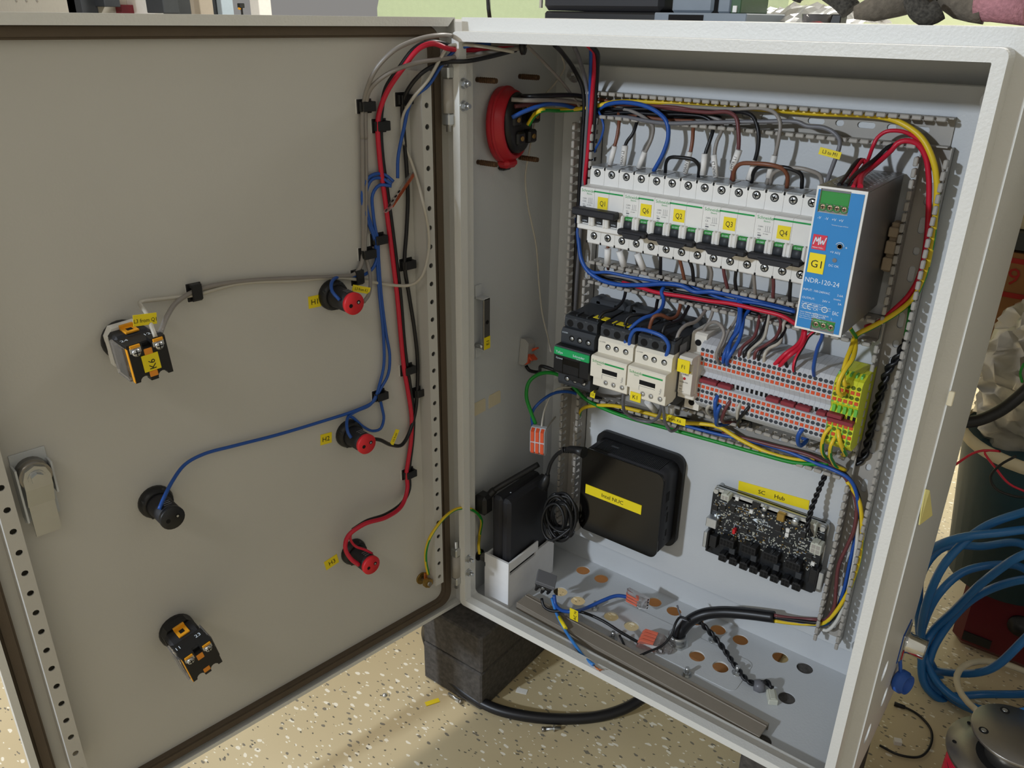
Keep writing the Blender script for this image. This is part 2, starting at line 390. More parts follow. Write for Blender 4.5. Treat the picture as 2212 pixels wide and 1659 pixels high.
gp = MB()                                              # two gland plates let into the cabinet floor
gp.holes(rrect(130, 342, 86, 146, 9), [circ(x, y, 9.6, 24) for x, y in fh if 130 < x < 342 and 90 < y < 140], 'xy', -E_+1.5, -E_+2.3)
ob('gland_plate', gp, m_paint_in, cab)
mp_ = thing('mounting_plate', 'light grey steel mounting plate carrying the cable ducts and breakers', 'plate', (236, 177, 40))
ob('sheet', MB().box(15, 459, 175, 177, 40, 651, .8), m_paint_in, mp_)
ob('folded_edge', MB().box(15, 17, 177, 186, 40, 651).box(457, 459, 177, 186, 40, 651).box(17, 457, 177, 186, 649, 651).box(17, 457, 177, 186, 40, 42), m_paint_in, mp_)
for x, z in ((28, 640), (446, 640), (28, 52), (446, 52)):
    ob('corner_stud', MB().cyl((x, 164, z), (x, 196, z), 3.2, n=10).cyl((x, 170, z), (x, 175, z), 6, n=6, smooth=False).cyl((x, 174, z), (x, 175, z), 8.5), m_zinc, mp_)
# ---- top hat rails
def rail(z, x0, x1, label):
    t = thing('mounting_rail', label, 'rail', ((x0+x1)/2, 174, z-17.5), 'top hat rails')
    pr = [(174.8, -17.5), (173.8, -17.5), (167.6, -13.5), (167.6, -12.5), (173.6, -12.5)]
    m = MB()
    m.box(x0, x1, 167.5, 168.5, z-17.5, z-12.5); m.box(x0, x1, 167.5, 168.5, z+12.5, z+17.5)
    m.box(x0, x1, 167.5, 174.8, z-13.5, z-12.5); m.box(x0, x1, 167.5, 174.8, z+12.5, z+13.5)
    m.holes([(x0, z-12.5), (x1, z-12.5), (x1, z+12.5), (x0, z+12.5)], [slot(x0+15+25*i, z, 15, 6.2) for i in range(int((x1-x0-15)/25))], 'xz', 173.8, 174.8)
    ob('profile', m, m_rail, t); return t
rail(510.5, 76, 399, 'galvanised top hat rail behind the circuit breakers')
rail(347, 76, 399, 'galvanised top hat rail behind the contactors and terminal blocks')
# ---- slotted cable ducts
def duct(label, ax, s0, s1, t0, t1, skip0=(), skip1=()):
    t = thing('cable_duct', label, 'cable duct', ((s0+s1)/2, 174, t0) if ax == 'x' else ((t0+t1)/2, 174, s0), 'slotted cable ducts')
    fr = (lambda a, y, b: (a, y, b)) if ax == 'x' else (lambda a, y, b: (b, y, a))
    c = (t0+t1)/2
    hl = []; s = s0+12; k = 0
    while s < s1-14:
        if k % 2 == 0: hl.append(slot(s+4, c, 16, 5.6)); s += 26
        else: hl.append(slot(s, c, 8, 5.6)); s += 20
        k += 1
    ob('duct_base', MB(fr).holes([(s0, t0), (s1, t0), (s1, t1), (s0, t1)], hl, 'xz', 173.2, 174.6), m_duct, t)
    P = 9.8; n = int((s1-s0)/P)
    for w, tt, skip in ((0, t0, skip0), (1, t1-1.2, skip1)):
        ob('duct_wall', MB(fr).box(s0, s1, 163.5, 174.6, tt, tt+1.2), m_duct, t)
        g = tt+.6; m = MB(fr)
        m.prism([(s0+2.3, 163.6), (s0+2.3, 159), (s0+.9, 156.5), (s0+.9, 151), (s0+8.9, 151), (s0+8.9, 156.5), (s0+7.5, 159), (s0+7.5, 163.6)], 'xy', tt, tt+1.2)
        m.box(s0+.9, s0+8.9, 150, 153.4, g-1.9, g+1.9, .8)
        f = ob('finger', m, m_duct, t); first = True
        for i in range(n):
            if any(a <= s0+P*i+4 <= b for a, b in skip): continue
            if first:
                f.location = Vector(fr(P*i, 0, 0))*S; first = False; base = i; continue
            piece(f, fr(P*(i-base), 0, 0))
    return t
duct('uppermost horizontal slotted grey duct above the breakers', 'x', 58, 423, 600, 625, skip0=((0, 76), (403, 430)))
duct('horizontal slotted grey duct between breakers and contactors', 'x', 74, 398, 414, 439)
duct('horizontal slotted grey duct below the contactors and terminals', 'x', 72, 396, 265, 290)
duct('vertical slotted grey duct along the left edge of the mounting plate', 'z', 54, 597, 45, 70, skip1=((438, 470), (414, 438), (266, 288)))
duct('vertical slotted grey duct along the right edge of the mounting plate', 'z', 54, 600, 402, 427, skip0=((414, 438), (262, 290)))
# ================================================================== door
door = thing('cabinet_door', 'grey cabinet door swung open to the left, lamps on its inside', 'door', FD(240, -20, -10))
A0, A1, D0, D1 = -9, 494, -10, 697
ob('door_sheet', MB(FD).box(A0, A1, -21.5, -20, D0, D1), m_door, door)
rim = MB(FD)
rim.holes([(A0, D0), (A1, D0), (A1, D1), (A0, D1)], [[(A0+1.2, D0+1.2), (A1-1.2, D0+1.2), (A1-1.2, D1-1.2), (A0+1.2, D1-1.2)]], 'xz', -20, -8)
rim.prism([(A0+1, D1), (A0+9, D1-8), (A1-6, D1-8), (A1, D1)], 'xz', -9, -7.8)
rim.prism([(A0+1, D0), (A0+7, D0+5), (A1-6, D0+5), (A1, D0)], 'xz', -9, -7.8)
rim.prism([(A1, D0), (A1-6, D0+5), (A1-6, D1-8), (A1, D1)], 'xz', -9, -7.8)
ob('folded_rim', rim, m_paint, door)
gk = MB(FD); gk.holes(rrect(5, 487, -4, 690.5, 18, 7), [rrect(17, 475.5, 7.5, 679.5, 12, 7)], 'xz', -20, -14.5)
gk.holes(rrect(7, 485, -2, 688.5, 16, 7), [rrect(15, 477.5, 5.5, 681.5, 13, 7)], 'xz', -14.5, -12.5)
ob('gasket', gk, m_gasket, door, label='brown foam sealing gasket')
for a, z0, zz in ((35, 47, 638.8), (459.7, 58, 643.1)):
    z1 = 650; k = int((zz-z0-4)/20); hs = [circ(a, zz-20*i, 2.7, 10) for i in range(k+1)]
    m = MB(FD).holes([(a-6, z0), (a+6, z0), (a+6, z1), (a-6, z1)], hs, 'xz', -1.2, 0)
    m.box(a-6, a-4.8, -20, -1.2, z0, z1).box(a+4.8, a+6, -20, -1.2, z0, z1)
    ob('perforated_strip', m, m_door, door)
    ob('strip_backing', MB(FD).box(a-4.6, a+4.6, -19.8, -19.2, z0, z1), m_door, door)  # thin backing inside the strip, in the door's own paint
# ---- hinges
for z, lb in ((632, 'upper zinc pin hinge between cabinet and door'), (66, 'lower zinc pin hinge between cabinet and door')):
    h = thing('pin_hinge', lb, 'hinge', (-3, -4, z-35), 'door hinges')
    ob('barrel', MB().cyl((-3, -3, z-22), (-3, -3, z+10), 5, n=16), m_duct, h)
    ob('knuckle', MB().box(-8, 2, -8, 2, z-34, z-22, 1.5), m_zinc, h)
    ob('knuckle', MB().box(-8, 2, -8, 2, z+10, z+22, 1.5), m_zinc, h)
    ob('hinge_pin', MB().cyl((-3, -3, z-40), (-3, -3, z+32), 2.6, n=12), m_zinc, h)
    ob('leaf', MB().box(-1.5, -.2, 2, 12, z-33, z+20), m_zinc, h)
    for dz in (-15, 6):
        ob('hinge_nut', MB().cyl((9, 5.5, z+dz), (10, 5.5, z+dz), 5.2).cyl((10, 5.5, z+dz), (14, 5.5, z+dz), 4.2, n=6, smooth=False).cyl((14, 5.5, z+dz), (18, 5.5, z+dz), 2.3, n=10), m_zinc, h)
# ================================================================== circuit breakers
UX = (1, 0, 0); UZ = (0, 0, 1)
ORD = ['first', 'second', 'third', 'fourth', 'fifth', 'sixth', 'seventh', 'eighth', 'ninth', 'tenth', 'eleventh', 'twelfth', 'thirteenth', 'fourteenth', 'fifteenth', 'sixteenth', 'seventeenth', 'eighteenth', 'nineteenth', 'twentieth', 'twenty-first', 'twenty-second', 'twenty-third', 'twenty-fourth', 'twenty-fifth', 'twenty-sixth', 'twenty-seventh']
def screw(mb_hole, x, y, z, r, parent, slot_=True):
    # a terminal screw looking out along -y: dark well, zinc head, cross slot
    h = ob('screw_well', MB().cyl((x, y+.05, z), (x, y-.18, z), r*1.28, n=14, smooth=False), m_void, parent)
    s_ = ob('terminal_screw', MB().lathe([(r, 0), (r, .5), (r*.7, .9), (0, 1.0)], (x, y-.15, z), (0, -1, 0), 14), m_zinc, parent)
    a = random.uniform(0, 1.5); c, q = math.cos(a), math.sin(a); k = r*.72; w = r*.17; m = MB()
    for e1, e2 in (((c, q), (-q, c)), ((-q, c), (c, q))):
        m.add([(x+e1[0]*i*k+e2[0]*j*w, y-1.22, z+e1[1]*i*k+e2[1]*j*w) for i, j in ((-1, -1), (1, -1), (1, 1), (-1, 1))], [(0, 1, 2, 3)])
    ob('cross_slot', m, m_void, s_)
def mcb(x0, n, code, rate, on, label):
    x1 = x0+18*n; t = thing('circuit_breaker', label, 'circuit breaker', ((x0+x1)/2, 150, 467), 'miniature circuit breakers in the top row')
    prof = [(167, 467), (131.6, 467), (131, 468), (131, 484.5), (115.5, 487), (113.4, 489), (113, 490), (113, 530.5), (114, 532), (131, 532.6), (131, 550), (132, 551), (167, 551)]
    for i in range(n):
        a = x0+18*i
        ob('pole_housing', MB().prism(prof, 'yz', a+.12, a+17.88), m_white, t)
        ob('terminal_shield', MB().box(a+1, a+17, 132, 158, 551, 551.8).box(a+2.5, a+15.5, 131, 132.4, 549.8, 551.6), m_clearg, t)
        for z in (545, 476): screw(None, a+9, 131, z, 3.3, t)
        ob('vent_notch', MB().box(a-.9, a+.9, 130.85, 131.3, 548.3, 551.2).box(a-.9, a+.9, 130.85, 131.3, 466.8, 469.5), m_void, t)
        c = a+9
        if on:
            ob('toggle', MB().box(c-5, c+5, 110.5, 113.2, 494.5, 506, .6), m_black, t)
            ob('lettering', MB().text('I·ON', 2.6, (c, 110.3, 496), UX, UZ, 'C'), m_wink, t)
            ob('guard', MB().box(a-.1, a+3.6, 107.5, 113.5, 492, 505, 1.2), m_white, t)
            ob('guard', MB().box(a+14.4, a+18.1, 107.5, 113.5, 492, 505, 1.2), m_white, t)
        else:
            ob('toggle', MB().cyl((c-4.6, 116, 499.5), (c+4.6, 116, 499.5), 7.2, n=20), m_dark, t)
            fl = ob('off_flag', MB().box(c-4.6, c+4.6, 110.2, 113.2, 504, 508.2, .5), m_green, t)
            ob('lettering', MB().text('O·OFF', 2.3, (c, 110.0, 505.2), UX, UZ, 'C'), m_wink, fl)
            ob('guard', MB().box(a-.05, a+4, 107, 113.5, 494, 509, 1.4), m_white, t)
            ob('guard', MB().box(a+14, a+18.05, 107, 113.5, 494, 509, 1.4), m_white, t)
    if on:
        ob('tie_bar', MB().box(x0-.5, x1-1, 97, 109, 504.5, 512.5, 1.5), m_black2, t)
        ob('lower_sill', MB().box(x0, x1, 108.5, 114, 487.5, 493, 1), m_white, t)
    else:
        tb = ob('tie_bar', MB().box(x0+.8, x1-1.2, 101, 112.8, 490.5, 496.8, 1.5), m_black2, t)
        w = (x1-x0)
        ob('finger_grip', MB().prism([(x0+w*.22, 493.5), (x0+w*.30, 488.4), (x0+w*.74, 488.4), (x0+w*.84, 493.5)], 'xz', 98.5, 105), m_black2, tb)
    fy = 112.85
    ob('brand_lettering', MB().text('Schneider', 4.4, (x0+1.6, fy, 527.3), UX, UZ).text('Electric', 2.2, (x0+8.5, fy, 524.9), UX, UZ), m_gink, t)
    ob('green_line', MB().box(x0+17.2, x1-1.2, fy, 113.1, 528.2, 529.8), m_gink, t)
    sm = MB()
    for i, (s_, h) in enumerate((('C60N', 2.0), (rate, 2.6), ('400V~', 1.3))): sm.text(s_, h, (x0+3.6, fy, 519.5-i*3.1), UX, UZ)
    sm.text('IEC 60898', 1.2, (x0+9.3, fy, 513.2), UX, UZ).text('6000', 1.5, (x0+4, fy, 508.6), UX, UZ)
    for k in range(3): sm.box(x0+11+k*1.9, x0+11.25+k*1.9, fy, 113.05, 516, 521.5)
    sm.box(x0+9.8, x0+16.5, fy, 113.05, 515.6, 515.8).box(x0+4, x0+7.5, fy, 113.05, 510.8, 512.2)
    ob('rating_print', sm, m_grey_ink, t)
    lx = x0+{3: 22.6, 2: 20.8}[n]
    lb = ob('label', MB().box(lx, lx+12.4, 112.4, 113.1, 511.5, 524), m_yellow, t, label='yellow '+code+' label')
    ob('lettering', MB().text(code, 7.6, (lx+6.2, 112.3, 514.9), UX, UZ, 'C', .78), m_ink, lb)
    return t
m_clearg = M('smoked_clear_plastic', 'b8bcbf', 0.2, trans=0.35)
mcb(83, 3, 'Q1', 'C25', True, 'white three-pole circuit breaker labelled Q1, lever up, leftmost of the row')
mcb(137, 2, 'Q6', 'C10', False, 'narrow white two-pole circuit breaker labelled Q6, lever down')
mcb(173, 3, 'Q2', 'C10', False, 'white three-pole circuit breaker labelled Q2, lever down')
mcb(227, 3, 'Q3', 'C6', False, 'white three-pole circuit breaker labelled Q3, lever down')
mcb(281, 3, 'Q4', 'C6', False, 'white three-pole circuit breaker labelled Q4 beside the blue power supply')
# ================================================================== power supply
ps = thing('power_supply', 'metal power supply with a blue front plate labelled G1', 'power supply', (371, 115, 449))
m_psu = M('dull_zinc_sheet', '8c8884', 0.38, 0.75, bump=(250, .08), var=(14, .15))
ob('housing', MB().box(351, 391, 59.5, 171, 449, 573), m_psu, ps)
ob('top_cover', MB().holes([(351, 59), (391, 59), (391, 171), (351, 171)], [slot(355.5+6.1*i+(3 if j % 2 else 0), 72+5.6*j, 4.4, 2.6, 3) for i in range(6) for j in range(16) if 355.5+6.1*i+(3 if j % 2 else 0) < 388], 'xy', 573.3, 574.2), m_psu, ps)
ob('vent_dark', MB().box(353, 389, 66, 166, 573.02, 573.2), m_void, ps)
ob('front_frame', MB().holes([(350.6, 448.8), (391.4, 448.8), (391.4, 574.2), (350.6, 574.2)], [[(354, 553), (378.5, 553), (378.5, 572.5), (354, 572.5)], [(364.5, 450), (385, 450), (385, 461.5), (364.5, 461.5)]], 'xz', 58, 59.5), m_white, ps)
blu = ob('front_plate', MB().holes([(352.2, 450.8), (389.4, 450.8), (389.4, 571.5), (352.2, 571.5)], [[(353.9, 552.9), (378.6, 552.9), (378.6, 571.4), (353.9, 571.4)], [(364.4, 450.9), (385.1, 450.9), (385.1, 461.6), (364.4, 461.6)]], 'xz', 57.4, 58), m_blue, ps)
def gterm(xa, n, pitch, zc, z0, z1, down):
    tb = ob('terminal_block', MB().box(xa, xa+n*pitch, 61, 74, z0, z1, .6).box(xa, xa+n*pitch, 59.2, 61, zc+2.6, z1-1, .4), m_green, ps, label='green screw terminal block')
    for i in range(n):
        x = xa+pitch*(i+.5)
        ob('screw_collar', MB().lathe([(3.2, 0), (3.2, 2.6), (2.7, 2.6), (2.7, .6), (0, .6)], (x, 61, zc), (0, -1, 0), 16), m_green, tb)
        ob('terminal_screw', MB().lathe([(2.4, 0), (2.4, 1.2), (1.6, 1.7), (0, 1.8)], (x, 60.8, zc), (0, -1, 0), 12), m_brass_l, tb)
    for i in range(n):
        x = xa+pitch*(i+.5); ob('cross_slot', MB().box(x-1.6, x+1.6, 58.9, 59.05, zc-.35, zc+.35).box(x-.35, x+.35, 58.9, 59.05, zc-1.6, zc+1.6), m_void, tb)
m_brass_l = M('pale_brass_screw', 'd9b89c', 0.35, 0.8)
gterm(354.3, 4, 5.9, 557.3, 553.2, 571.5, False)
gterm(365.2, 3, 6.5, 455.6, 451.4, 461.2, True)
ob('terminal_recess', MB().box(353, 380, 74, 75, 552, 573).box(364, 386, 74, 75, 449.5, 462), m_void, ps)
fy = 57.25; wt = MB()
for x, s_ in ((355.2, '-V'), (361.3, '-V'), (367, '+V'), (372.8, '+V')): wt.text(s_, 3.2, (x, fy, 547.3), UX, UZ)
wt.text('Terminal torque 4.4 lb-in', 1.35, (367.5, fy, 543.5), UX, UZ)
wt.text('+V ADJ', 2.7, (370.2, fy, 520.5), UX, UZ).text('DC OK', 2.7, (371, fy, 509), UX, UZ).text('+', 3.6, (381.8, fy, 525.5), UX, UZ)
wt.text('NDR-120-24', 6.0, (353.4, fy, 492.3), UX, UZ, 'L', .94)
wt.text('INPUT:', 2.7, (353.2, fy, 484.6), UX, UZ).text('100-240VAC', 2.7, (362.6, fy, 484.6), UX, UZ).text('2.6A', 2.7, (382.4, fy, 484.6), UX, UZ).text('50/60Hz', 1.8, (380, fy, 481), UX, UZ)
wt.text('OUTPUT:', 2.7, (353.4, fy, 477.2), UX, UZ).text('24V =', 2.7, (371, fy, 477.2), UX, UZ).text('5A', 2.7, (384.3, fy, 477.2), UX, UZ)
for i, s_ in enumerate(('The output conforms to class 2', 'Maximum surrounding air temperature 40C', 'Suitable for installation in a pollution degree', '2 environment', '', 'MEAN WELL ENTERPRISES CO., LTD.', 'No.28, Wuquan 3rd Rd., Wugu Dist.,', 'New Taipei City 24891, Taiwan', 'Risk of electric shock and energy hazard')):
    if s_: wt.text(s_, 1.45, (353.6, fy, 473.6-i*1.8), UX, UZ)
wt.text('CE', 5.6, (354.6, fy, 463.6-13+8.4), UX, UZ) if False else None
z_ = 465.9
ob('lettering', wt, m_wink, blu, label='white printed ratings')
mk = MB()
# approval marks in two rows above the lower terminals
zr = 463.2
ob('approval_print', MB().text('MW02  MADE IN CHINA', 1.9, (358.2, fy, 466.1-1.6), UX, UZ).text('Terminal torque 4.4 lb-in', 1.2, (364, fy, 462.4), UX, UZ), m_wink, blu)
mk = ps
lg = ob('brand_logo', MB().box(354.2, 366, 57.0, 57.5, 521.5, 534.2), m_mwred, blu)
lgx = MB().text('MEAN WELL', 1.75, (354.9, 56.9, 522.6), UX, UZ)
for k in (0, 1):
    o0 = 355.2+k*5.2
    if k == 0:
        for a, b in (((0, 0), (1.6, 7)), ((1.6, 7), (2.6, 2)), ((2.6, 2), (4.2, 7)), ((4.2, 7), (4.4, 0))):
            lgx.add([(o0+a[0]-.35, 56.9, 525.6+a[1]), (o0+a[0]+.45, 56.9, 525.6+a[1]), (o0+b[0]+.45, 56.9, 525.6+b[1]), (o0+b[0]-.35, 56.9, 525.6+b[1])], [(0, 1, 2, 3)])
    else:
        for a, b in (((0, 7), (.6, 0)), ((.6, 0), (2.3, 5)), ((2.3, 5), (2.9, 0)), ((2.9, 0), (5, 7))):
            lgx.add([(o0+a[0]-.35, 56.9, 525.6+a[1]), (o0+a[0]+.45, 56.9, 525.6+a[1]), (o0+b[0]+.45, 56.9, 525.6+b[1]), (o0+b[0]-.35, 56.9, 525.6+b[1])], [(0, 1, 2, 3)])
ob('logo_lettering', lgx, m_wink, lg)
g1 = ob('label', MB().box(353.9, 367.4, 56.8, 57.5, 501, 518.2), m_yellow, ps, label='yellow G1 label')
ob('lettering', MB().text('G1', 9.2, (360.7, 56.7, 506), UX, UZ, 'C'), m_ink, g1)
ob('adjust_knob', MB().lathe([(2.4, 0), (2.4, .5), (1.7, .5), (1.7, -.6), (0, -.6)], (377.2, 57.4, 527), (0, -1, 0), 16), m_steel, blu)
ob('adjust_arc', MB().tube([(377.2+3.4*math.cos(t/10), 57.2, 527+3.4*math.sin(t/10)) for t in range(0, 30, 2)], .28, 4), m_wink, blu)
ob('status_lamp', MB().cyl((375, 57.5, 514.8), (375, 57.0, 514.8), 1.9, n=14), m_grey_ink, blu)
ap = MB()
ap.text('UK', 3.2, (364.4, fy, 471.2), UX, UZ).text('CA', 3.2, (364.4, fy, 468.2), UX, UZ).text('EAC', 4.8, (381.2, fy, 467.6), UX, UZ, 'L', .6)
ap.tube([(374.2+2.4*math.cos(t*.35), fy, 470.6+2.4*math.sin(t*.35)) for t in range(19)], .45, 4).text('10', 1.8, (374.2, fy, 470), UX, UZ, 'C')
for cx in (357.4, 361.6):
    ap.tube([(cx+2.3*math.cos(math.radians(60+12*t)), fy, 470.6+2.3*math.sin(math.radians(60+12*t))) for t in range(21)], .42, 4)
ap.box(359.6, 361.6, fy-.05, fy+.1, 470.3, 470.9)
ob('approval_marks', ap, m_wink, blu)
ob('earth_mark', MB().tube([(367.6+1.9*math.cos(t*.35), fy, 464.0+1.9*math.sin(t*.35)) for t in range(19)], .22, 4).box(366.4, 368.8, fy, fy+.1, 463.6, 463.9).box(367.45, 367.75, fy, fy+.1, 463.6, 465.2).text('N', 2.6, (374, fy, 463), UX, UZ).text('L', 2.6, (381, fy, 463), UX, UZ), m_wink, blu)
es = thing('end_clamp', 'beige rail end clamp just right of the metal power supply', 'clamp', (396, 160, 488))
for k in range(3): ob('clamp_rib', MB().box(392, 400.5, 150+k*.5, 166, 489+k*15.5, 501+k*15.5-(3 if k == 2 else 0), .8), M('beige_plastic_%d' % k, '9c8a72', .55) if k == 0 else bpy.data.materials['beige_plastic_0'], es)
ob('clamp_body', MB().box(393, 400, 154, 167, 487, 533, 1), bpy.data.materials['beige_plastic_0'], es)
# ================================================================== contactors
def contactor(x0, style, label, dz=0):
    t = thing('contactor', label, 'contactor', (x0+22.5, 130, 312), 'contactors on the lower rail')
    F = lambda x, y, z: (x0+x, y, z+dz)
    mf = m_cream if style == 'cream' else m_black
    ob('base_housing', MB(F).prism([(168, 312), (112, 312), (104, 315), (104, 320), (110, 322), (110, 384), (114, 389), (168, 391)], 'yz', 0, 45), m_dark, t)
    ob('mounting_ear', MB(F).cyl((6, 150, 391), (6, 168, 391), 7, n=14).cyl((39, 150, 391), (39, 168, 391), 7, n=14).box(6, 39, 150, 168, 389, 396, 2), m_dark, t)
    ob('power_terminals', MB(F).prism([(96, 376), (94.5, 378), (94.5, 388), (97, 390), (112, 391), (112, 376)], 'yz', 1, 44), m_dark, t)
    for i in range(3):
        xx = 8.5+i*13.5
        ob('screw_well', MB(F).cyl((xx, 94.6, 382), (xx, 94.2, 382), 4.2, n=14, smooth=False), m_void, t)
        ob('wire_slot', MB(F).box(xx-4.5, xx+4.5, 99, 108, 390.4, 391.6), m_void, t)
        ob('terminal_divider', MB(F).box(xx+6, xx+7.4, 97, 111, 391, 393), m_dark, t)
        ob('lower_slot', MB(F).box(xx-4, xx+4, 103.6, 104.2, 313.5, 319), m_void, t)
    ob('terminal_number', MB(F).text('1L1', 2.2, (1.5, 94.3, 387), UX, UZ).text('3L2', 2.2, (14.5, 94.3, 387), UX, UZ).text('5L3', 2.2, (28, 94.3, 387), UX, UZ), m_grey_ink, t)
    if style == 'cream':
        ob('upper_terminals', MB(F).prism([(92, 358), (92, 373), (95, 376), (112, 376), (112, 358)], 'yz', .4, 44.6), mf, t)
        ob('front_cover', MB(F).prism([(79, 333.5), (79, 356.5), (80.5, 358), (112, 358), (112, 333)], 'yz', 0, 45), mf, t)
        ob('lower_terminals', MB(F).prism([(86, 320), (85, 321), (85, 334), (112, 334), (112, 319)], 'yz', .6, 44.4), mf, t)
        ob('upper_groove', MB(F).box(12, 21, 99, 110, 376, 376.3).box(22.5, 31, 99, 110, 376, 376.3).box(33, 43, 99, 110, 376, 376.3), m_brass, t)
        for xx in (13, 23.5, 35.5):
            ob('screw_well', MB(F).cyl((xx, 92.05, 366.5), (xx, 91.7, 366.5), 3.3, n=14, smooth=False), m_void, t)
            ob('terminal_screw', MB(F).lathe([(2.6, 0), (2.6, .3), (1.6, .7), (0, .8)], (xx+.3, 91.8, 366.2), (0, -1, 0), 12), m_zinc, t)
        for xx in (17, 27, 38):
            ob('screw_well', MB(F).cyl((xx, 85.05, 327), (xx, 84.7, 327), 3.0, n=14, smooth=False), m_duct, t)
            ob('terminal_screw', MB(F).lathe([(2.2, 0), (2.2, .3), (1.3, .7), (0, .8)], (xx+.3, 84.8, 326.7), (0, -1, 0), 12), m_zinc, t)
        ob('brand_lettering', MB(F).text('Schneider', 4.6, (2, 78.8, 351), UX, UZ).text('Electric', 2.0, (8, 78.8, 348.9), UX, UZ), m_gink, t)
        ob('green_line', MB(F).box(18, 42, 78.7, 79.1, 351.2, 353), m_gink, t)
        ob('indicator_window', MB(F).box(15, 34, 78.7, 79.3, 340.5, 345.5), m_void, t)
        ob('cover_joint', MB(F).box(15, 15.3, 78.8, 79.1, 333.6, 338.8).box(15, 34, 78.8, 79.1, 338.5, 338.8), m_grey_ink, t)
        ob('lettering', MB(F).text('TeSys', 3.0, (41.5, 78.8, 335), UZ, (-1, 0, 0)).text('LC1D09', 2.2, (2, 91.8, 370.5), UX, UZ), m_grey_ink, t)
    else:
        ob('upper_terminals', MB(F).prism([(90, 358), (89, 360), (89, 372), (92, 376), (112, 376), (112, 358)], 'yz', .4, 44.6), m_dark, t)
        ob('front_cover', MB(F).prism([(79.5, 325), (78, 328), (78, 354), (80, 358), (112, 358), (112, 325)], 'yz', -1, 46), mf, t)
        gb = ob('green_band', MB(F).box(-1.1, 46.1, 77.4, 80, 347.5, 356.5, .6), m_tgreen, t)
        ob('lettering', MB(F).text('TeSys', 4.0, (2, 77.2, 350.2), UX, UZ).text('Schneider', 4.0, (25, 77.2, 350.4), UX, UZ).text('Electric', 1.9, (30, 77.2, 348.2), UX, UZ), m_wink, gb)
        ob('lettering', MB(F).text('Control', 2.8, (2, 77.8, 343), UX, UZ).text('LC1D09', 2.2, (2, 88.8, 371), UX, UZ), m_wink, t)
        ob('cover_groove', MB(F).box(11, 11.8, 77.6, 78.2, 326, 346).box(33, 33.8, 77.6, 78.2, 326, 346).box(12, 33, 77.7, 78.2, 338, 345), m_gloss, t)
        ob('lower_terminals', MB(F).prism([(88, 308), (86, 312), (86, 326), (112, 326), (112, 308)], 'yz', .6, 44.4), m_dark, t)
        ob('cover_foot', MB(F).box(20, 40, 78, 86, 320, 327, 1), mf, t)
        for zz, yy, xs in ((366.5, 89, (15, 25.5, 37)), (317.5, 86, (13, 23.5, 35.5))):
            for xx in xs:
                ob('screw_well', MB(F).cyl((xx, yy+.05, zz), (xx, yy-.25, zz), 3.6, n=14, smooth=False), m_void, t)
                ob('terminal_screw', MB(F).lathe([(2.5, 0), (2.5, .4), (1.5, .8), (0, .9)], (xx+.5, yy-.2, zz-.3), (0, -1, 0), 12), m_zinc, t)
    return t
contactor(81, 'black', 'black contactor with a green front band, leftmost of the three')
contactor(129, 'cream', 'cream and black contactor without a tag, between the black one and K1')
k1 = contactor(175.8, 'cream', 'cream and black contactor with a yellow K1 tag, next to the fuse holder')
kl = ob('label', MB().box(178.5, 191.5, 83.6, 84.6, 316, 326.5), m_yellow, k1, label='yellow K1 tag')
ob('lettering', MB().text('K1', 6.6, (184.6, 83.4, 319), UX, UZ, 'C'), m_ink, kl)
ob('side_label', MB().box(220.8, 221.2, 106, 122, 330, 384), m_grey_ink, k1)
for u, v, w in ((1300, 687, 17), (1347, 701, 24)):
    p = AZ(u, v, 391.6); kt = [o for o in bpy.data.objects if o.get('category') == 'contactor'][0 if u < 1310 else 1]
    ob('label', MB().box(p[0]-w/2, p[0]+w/2, p[1]-5, p[1]+5, 391.2, 392), m_yellow, kt, label='yellow tag on top')
# ================================================================== fuse holder
fz = thing('fuse_holder', 'white fuse carrier labelled F1 between contactor K1 and the terminals', 'fuse holder', (228, 150, 303))
m_fuse = M('off_white_plastic', 'e2ddd2', .45)
ob('housing', MB().prism([(167, 303), (131, 303), (131, 322), (118, 324), (118, 371), (131, 372), (131, 391), (134, 393), (167, 393)], 'yz', 221.8, 239), m_fuse, fz)
ob('fuse_drawer', MB().prism([(118, 326), (109, 328), (107, 331), (107, 366), (102, 368), (101, 371), (104, 374), (118, 374)], 'yz', 223, 238), m_fuse, fz)
ob('drawer_sill', MB().box(220.5, 240, 112, 131, 322.5, 328, 1), m_fuse, fz)
for z in (382, 311): ob('screw_well', MB().cyl((230, 131.1, z), (230, 130.7, z), 3.6, n=14, smooth=False), m_void, fz)
lb = ob('label', MB().box(222.4, 236.4, 100.6, 101.4, 357, 371.5), m_yellow, fz, label='yellow F1 label')
ob('lettering', MB().text('F1', 6.4, (229.4, 100.4, 361.3), UX, UZ, 'C', .85), m_ink, lb)
ob('label_fold', MB().box(222.4, 236.4, 101.4, 107, 356.6, 357.2), m_yellow, fz)
ob('lettering', MB().text('CHNT', 3.2, (230, 106.7, 351.6), UX, UZ, 'C').text('RT28N-32X', 1.9, (224.5, 106.7, 343), UX, UZ).text('32A', 2.0, (224.5, 106.7, 338), UX, UZ).text('690V', 1.6, (224.5, 106.7, 334.5), UX, UZ).text('IEC 60269', 1.3, (224.5, 106.7, 332), UX, UZ), m_ink, fz)
ob('neon_lamp', MB().cyl((229.5, 107.1, 348), (229.5, 106.5, 348), 1.5, n=12), m_red, fz)
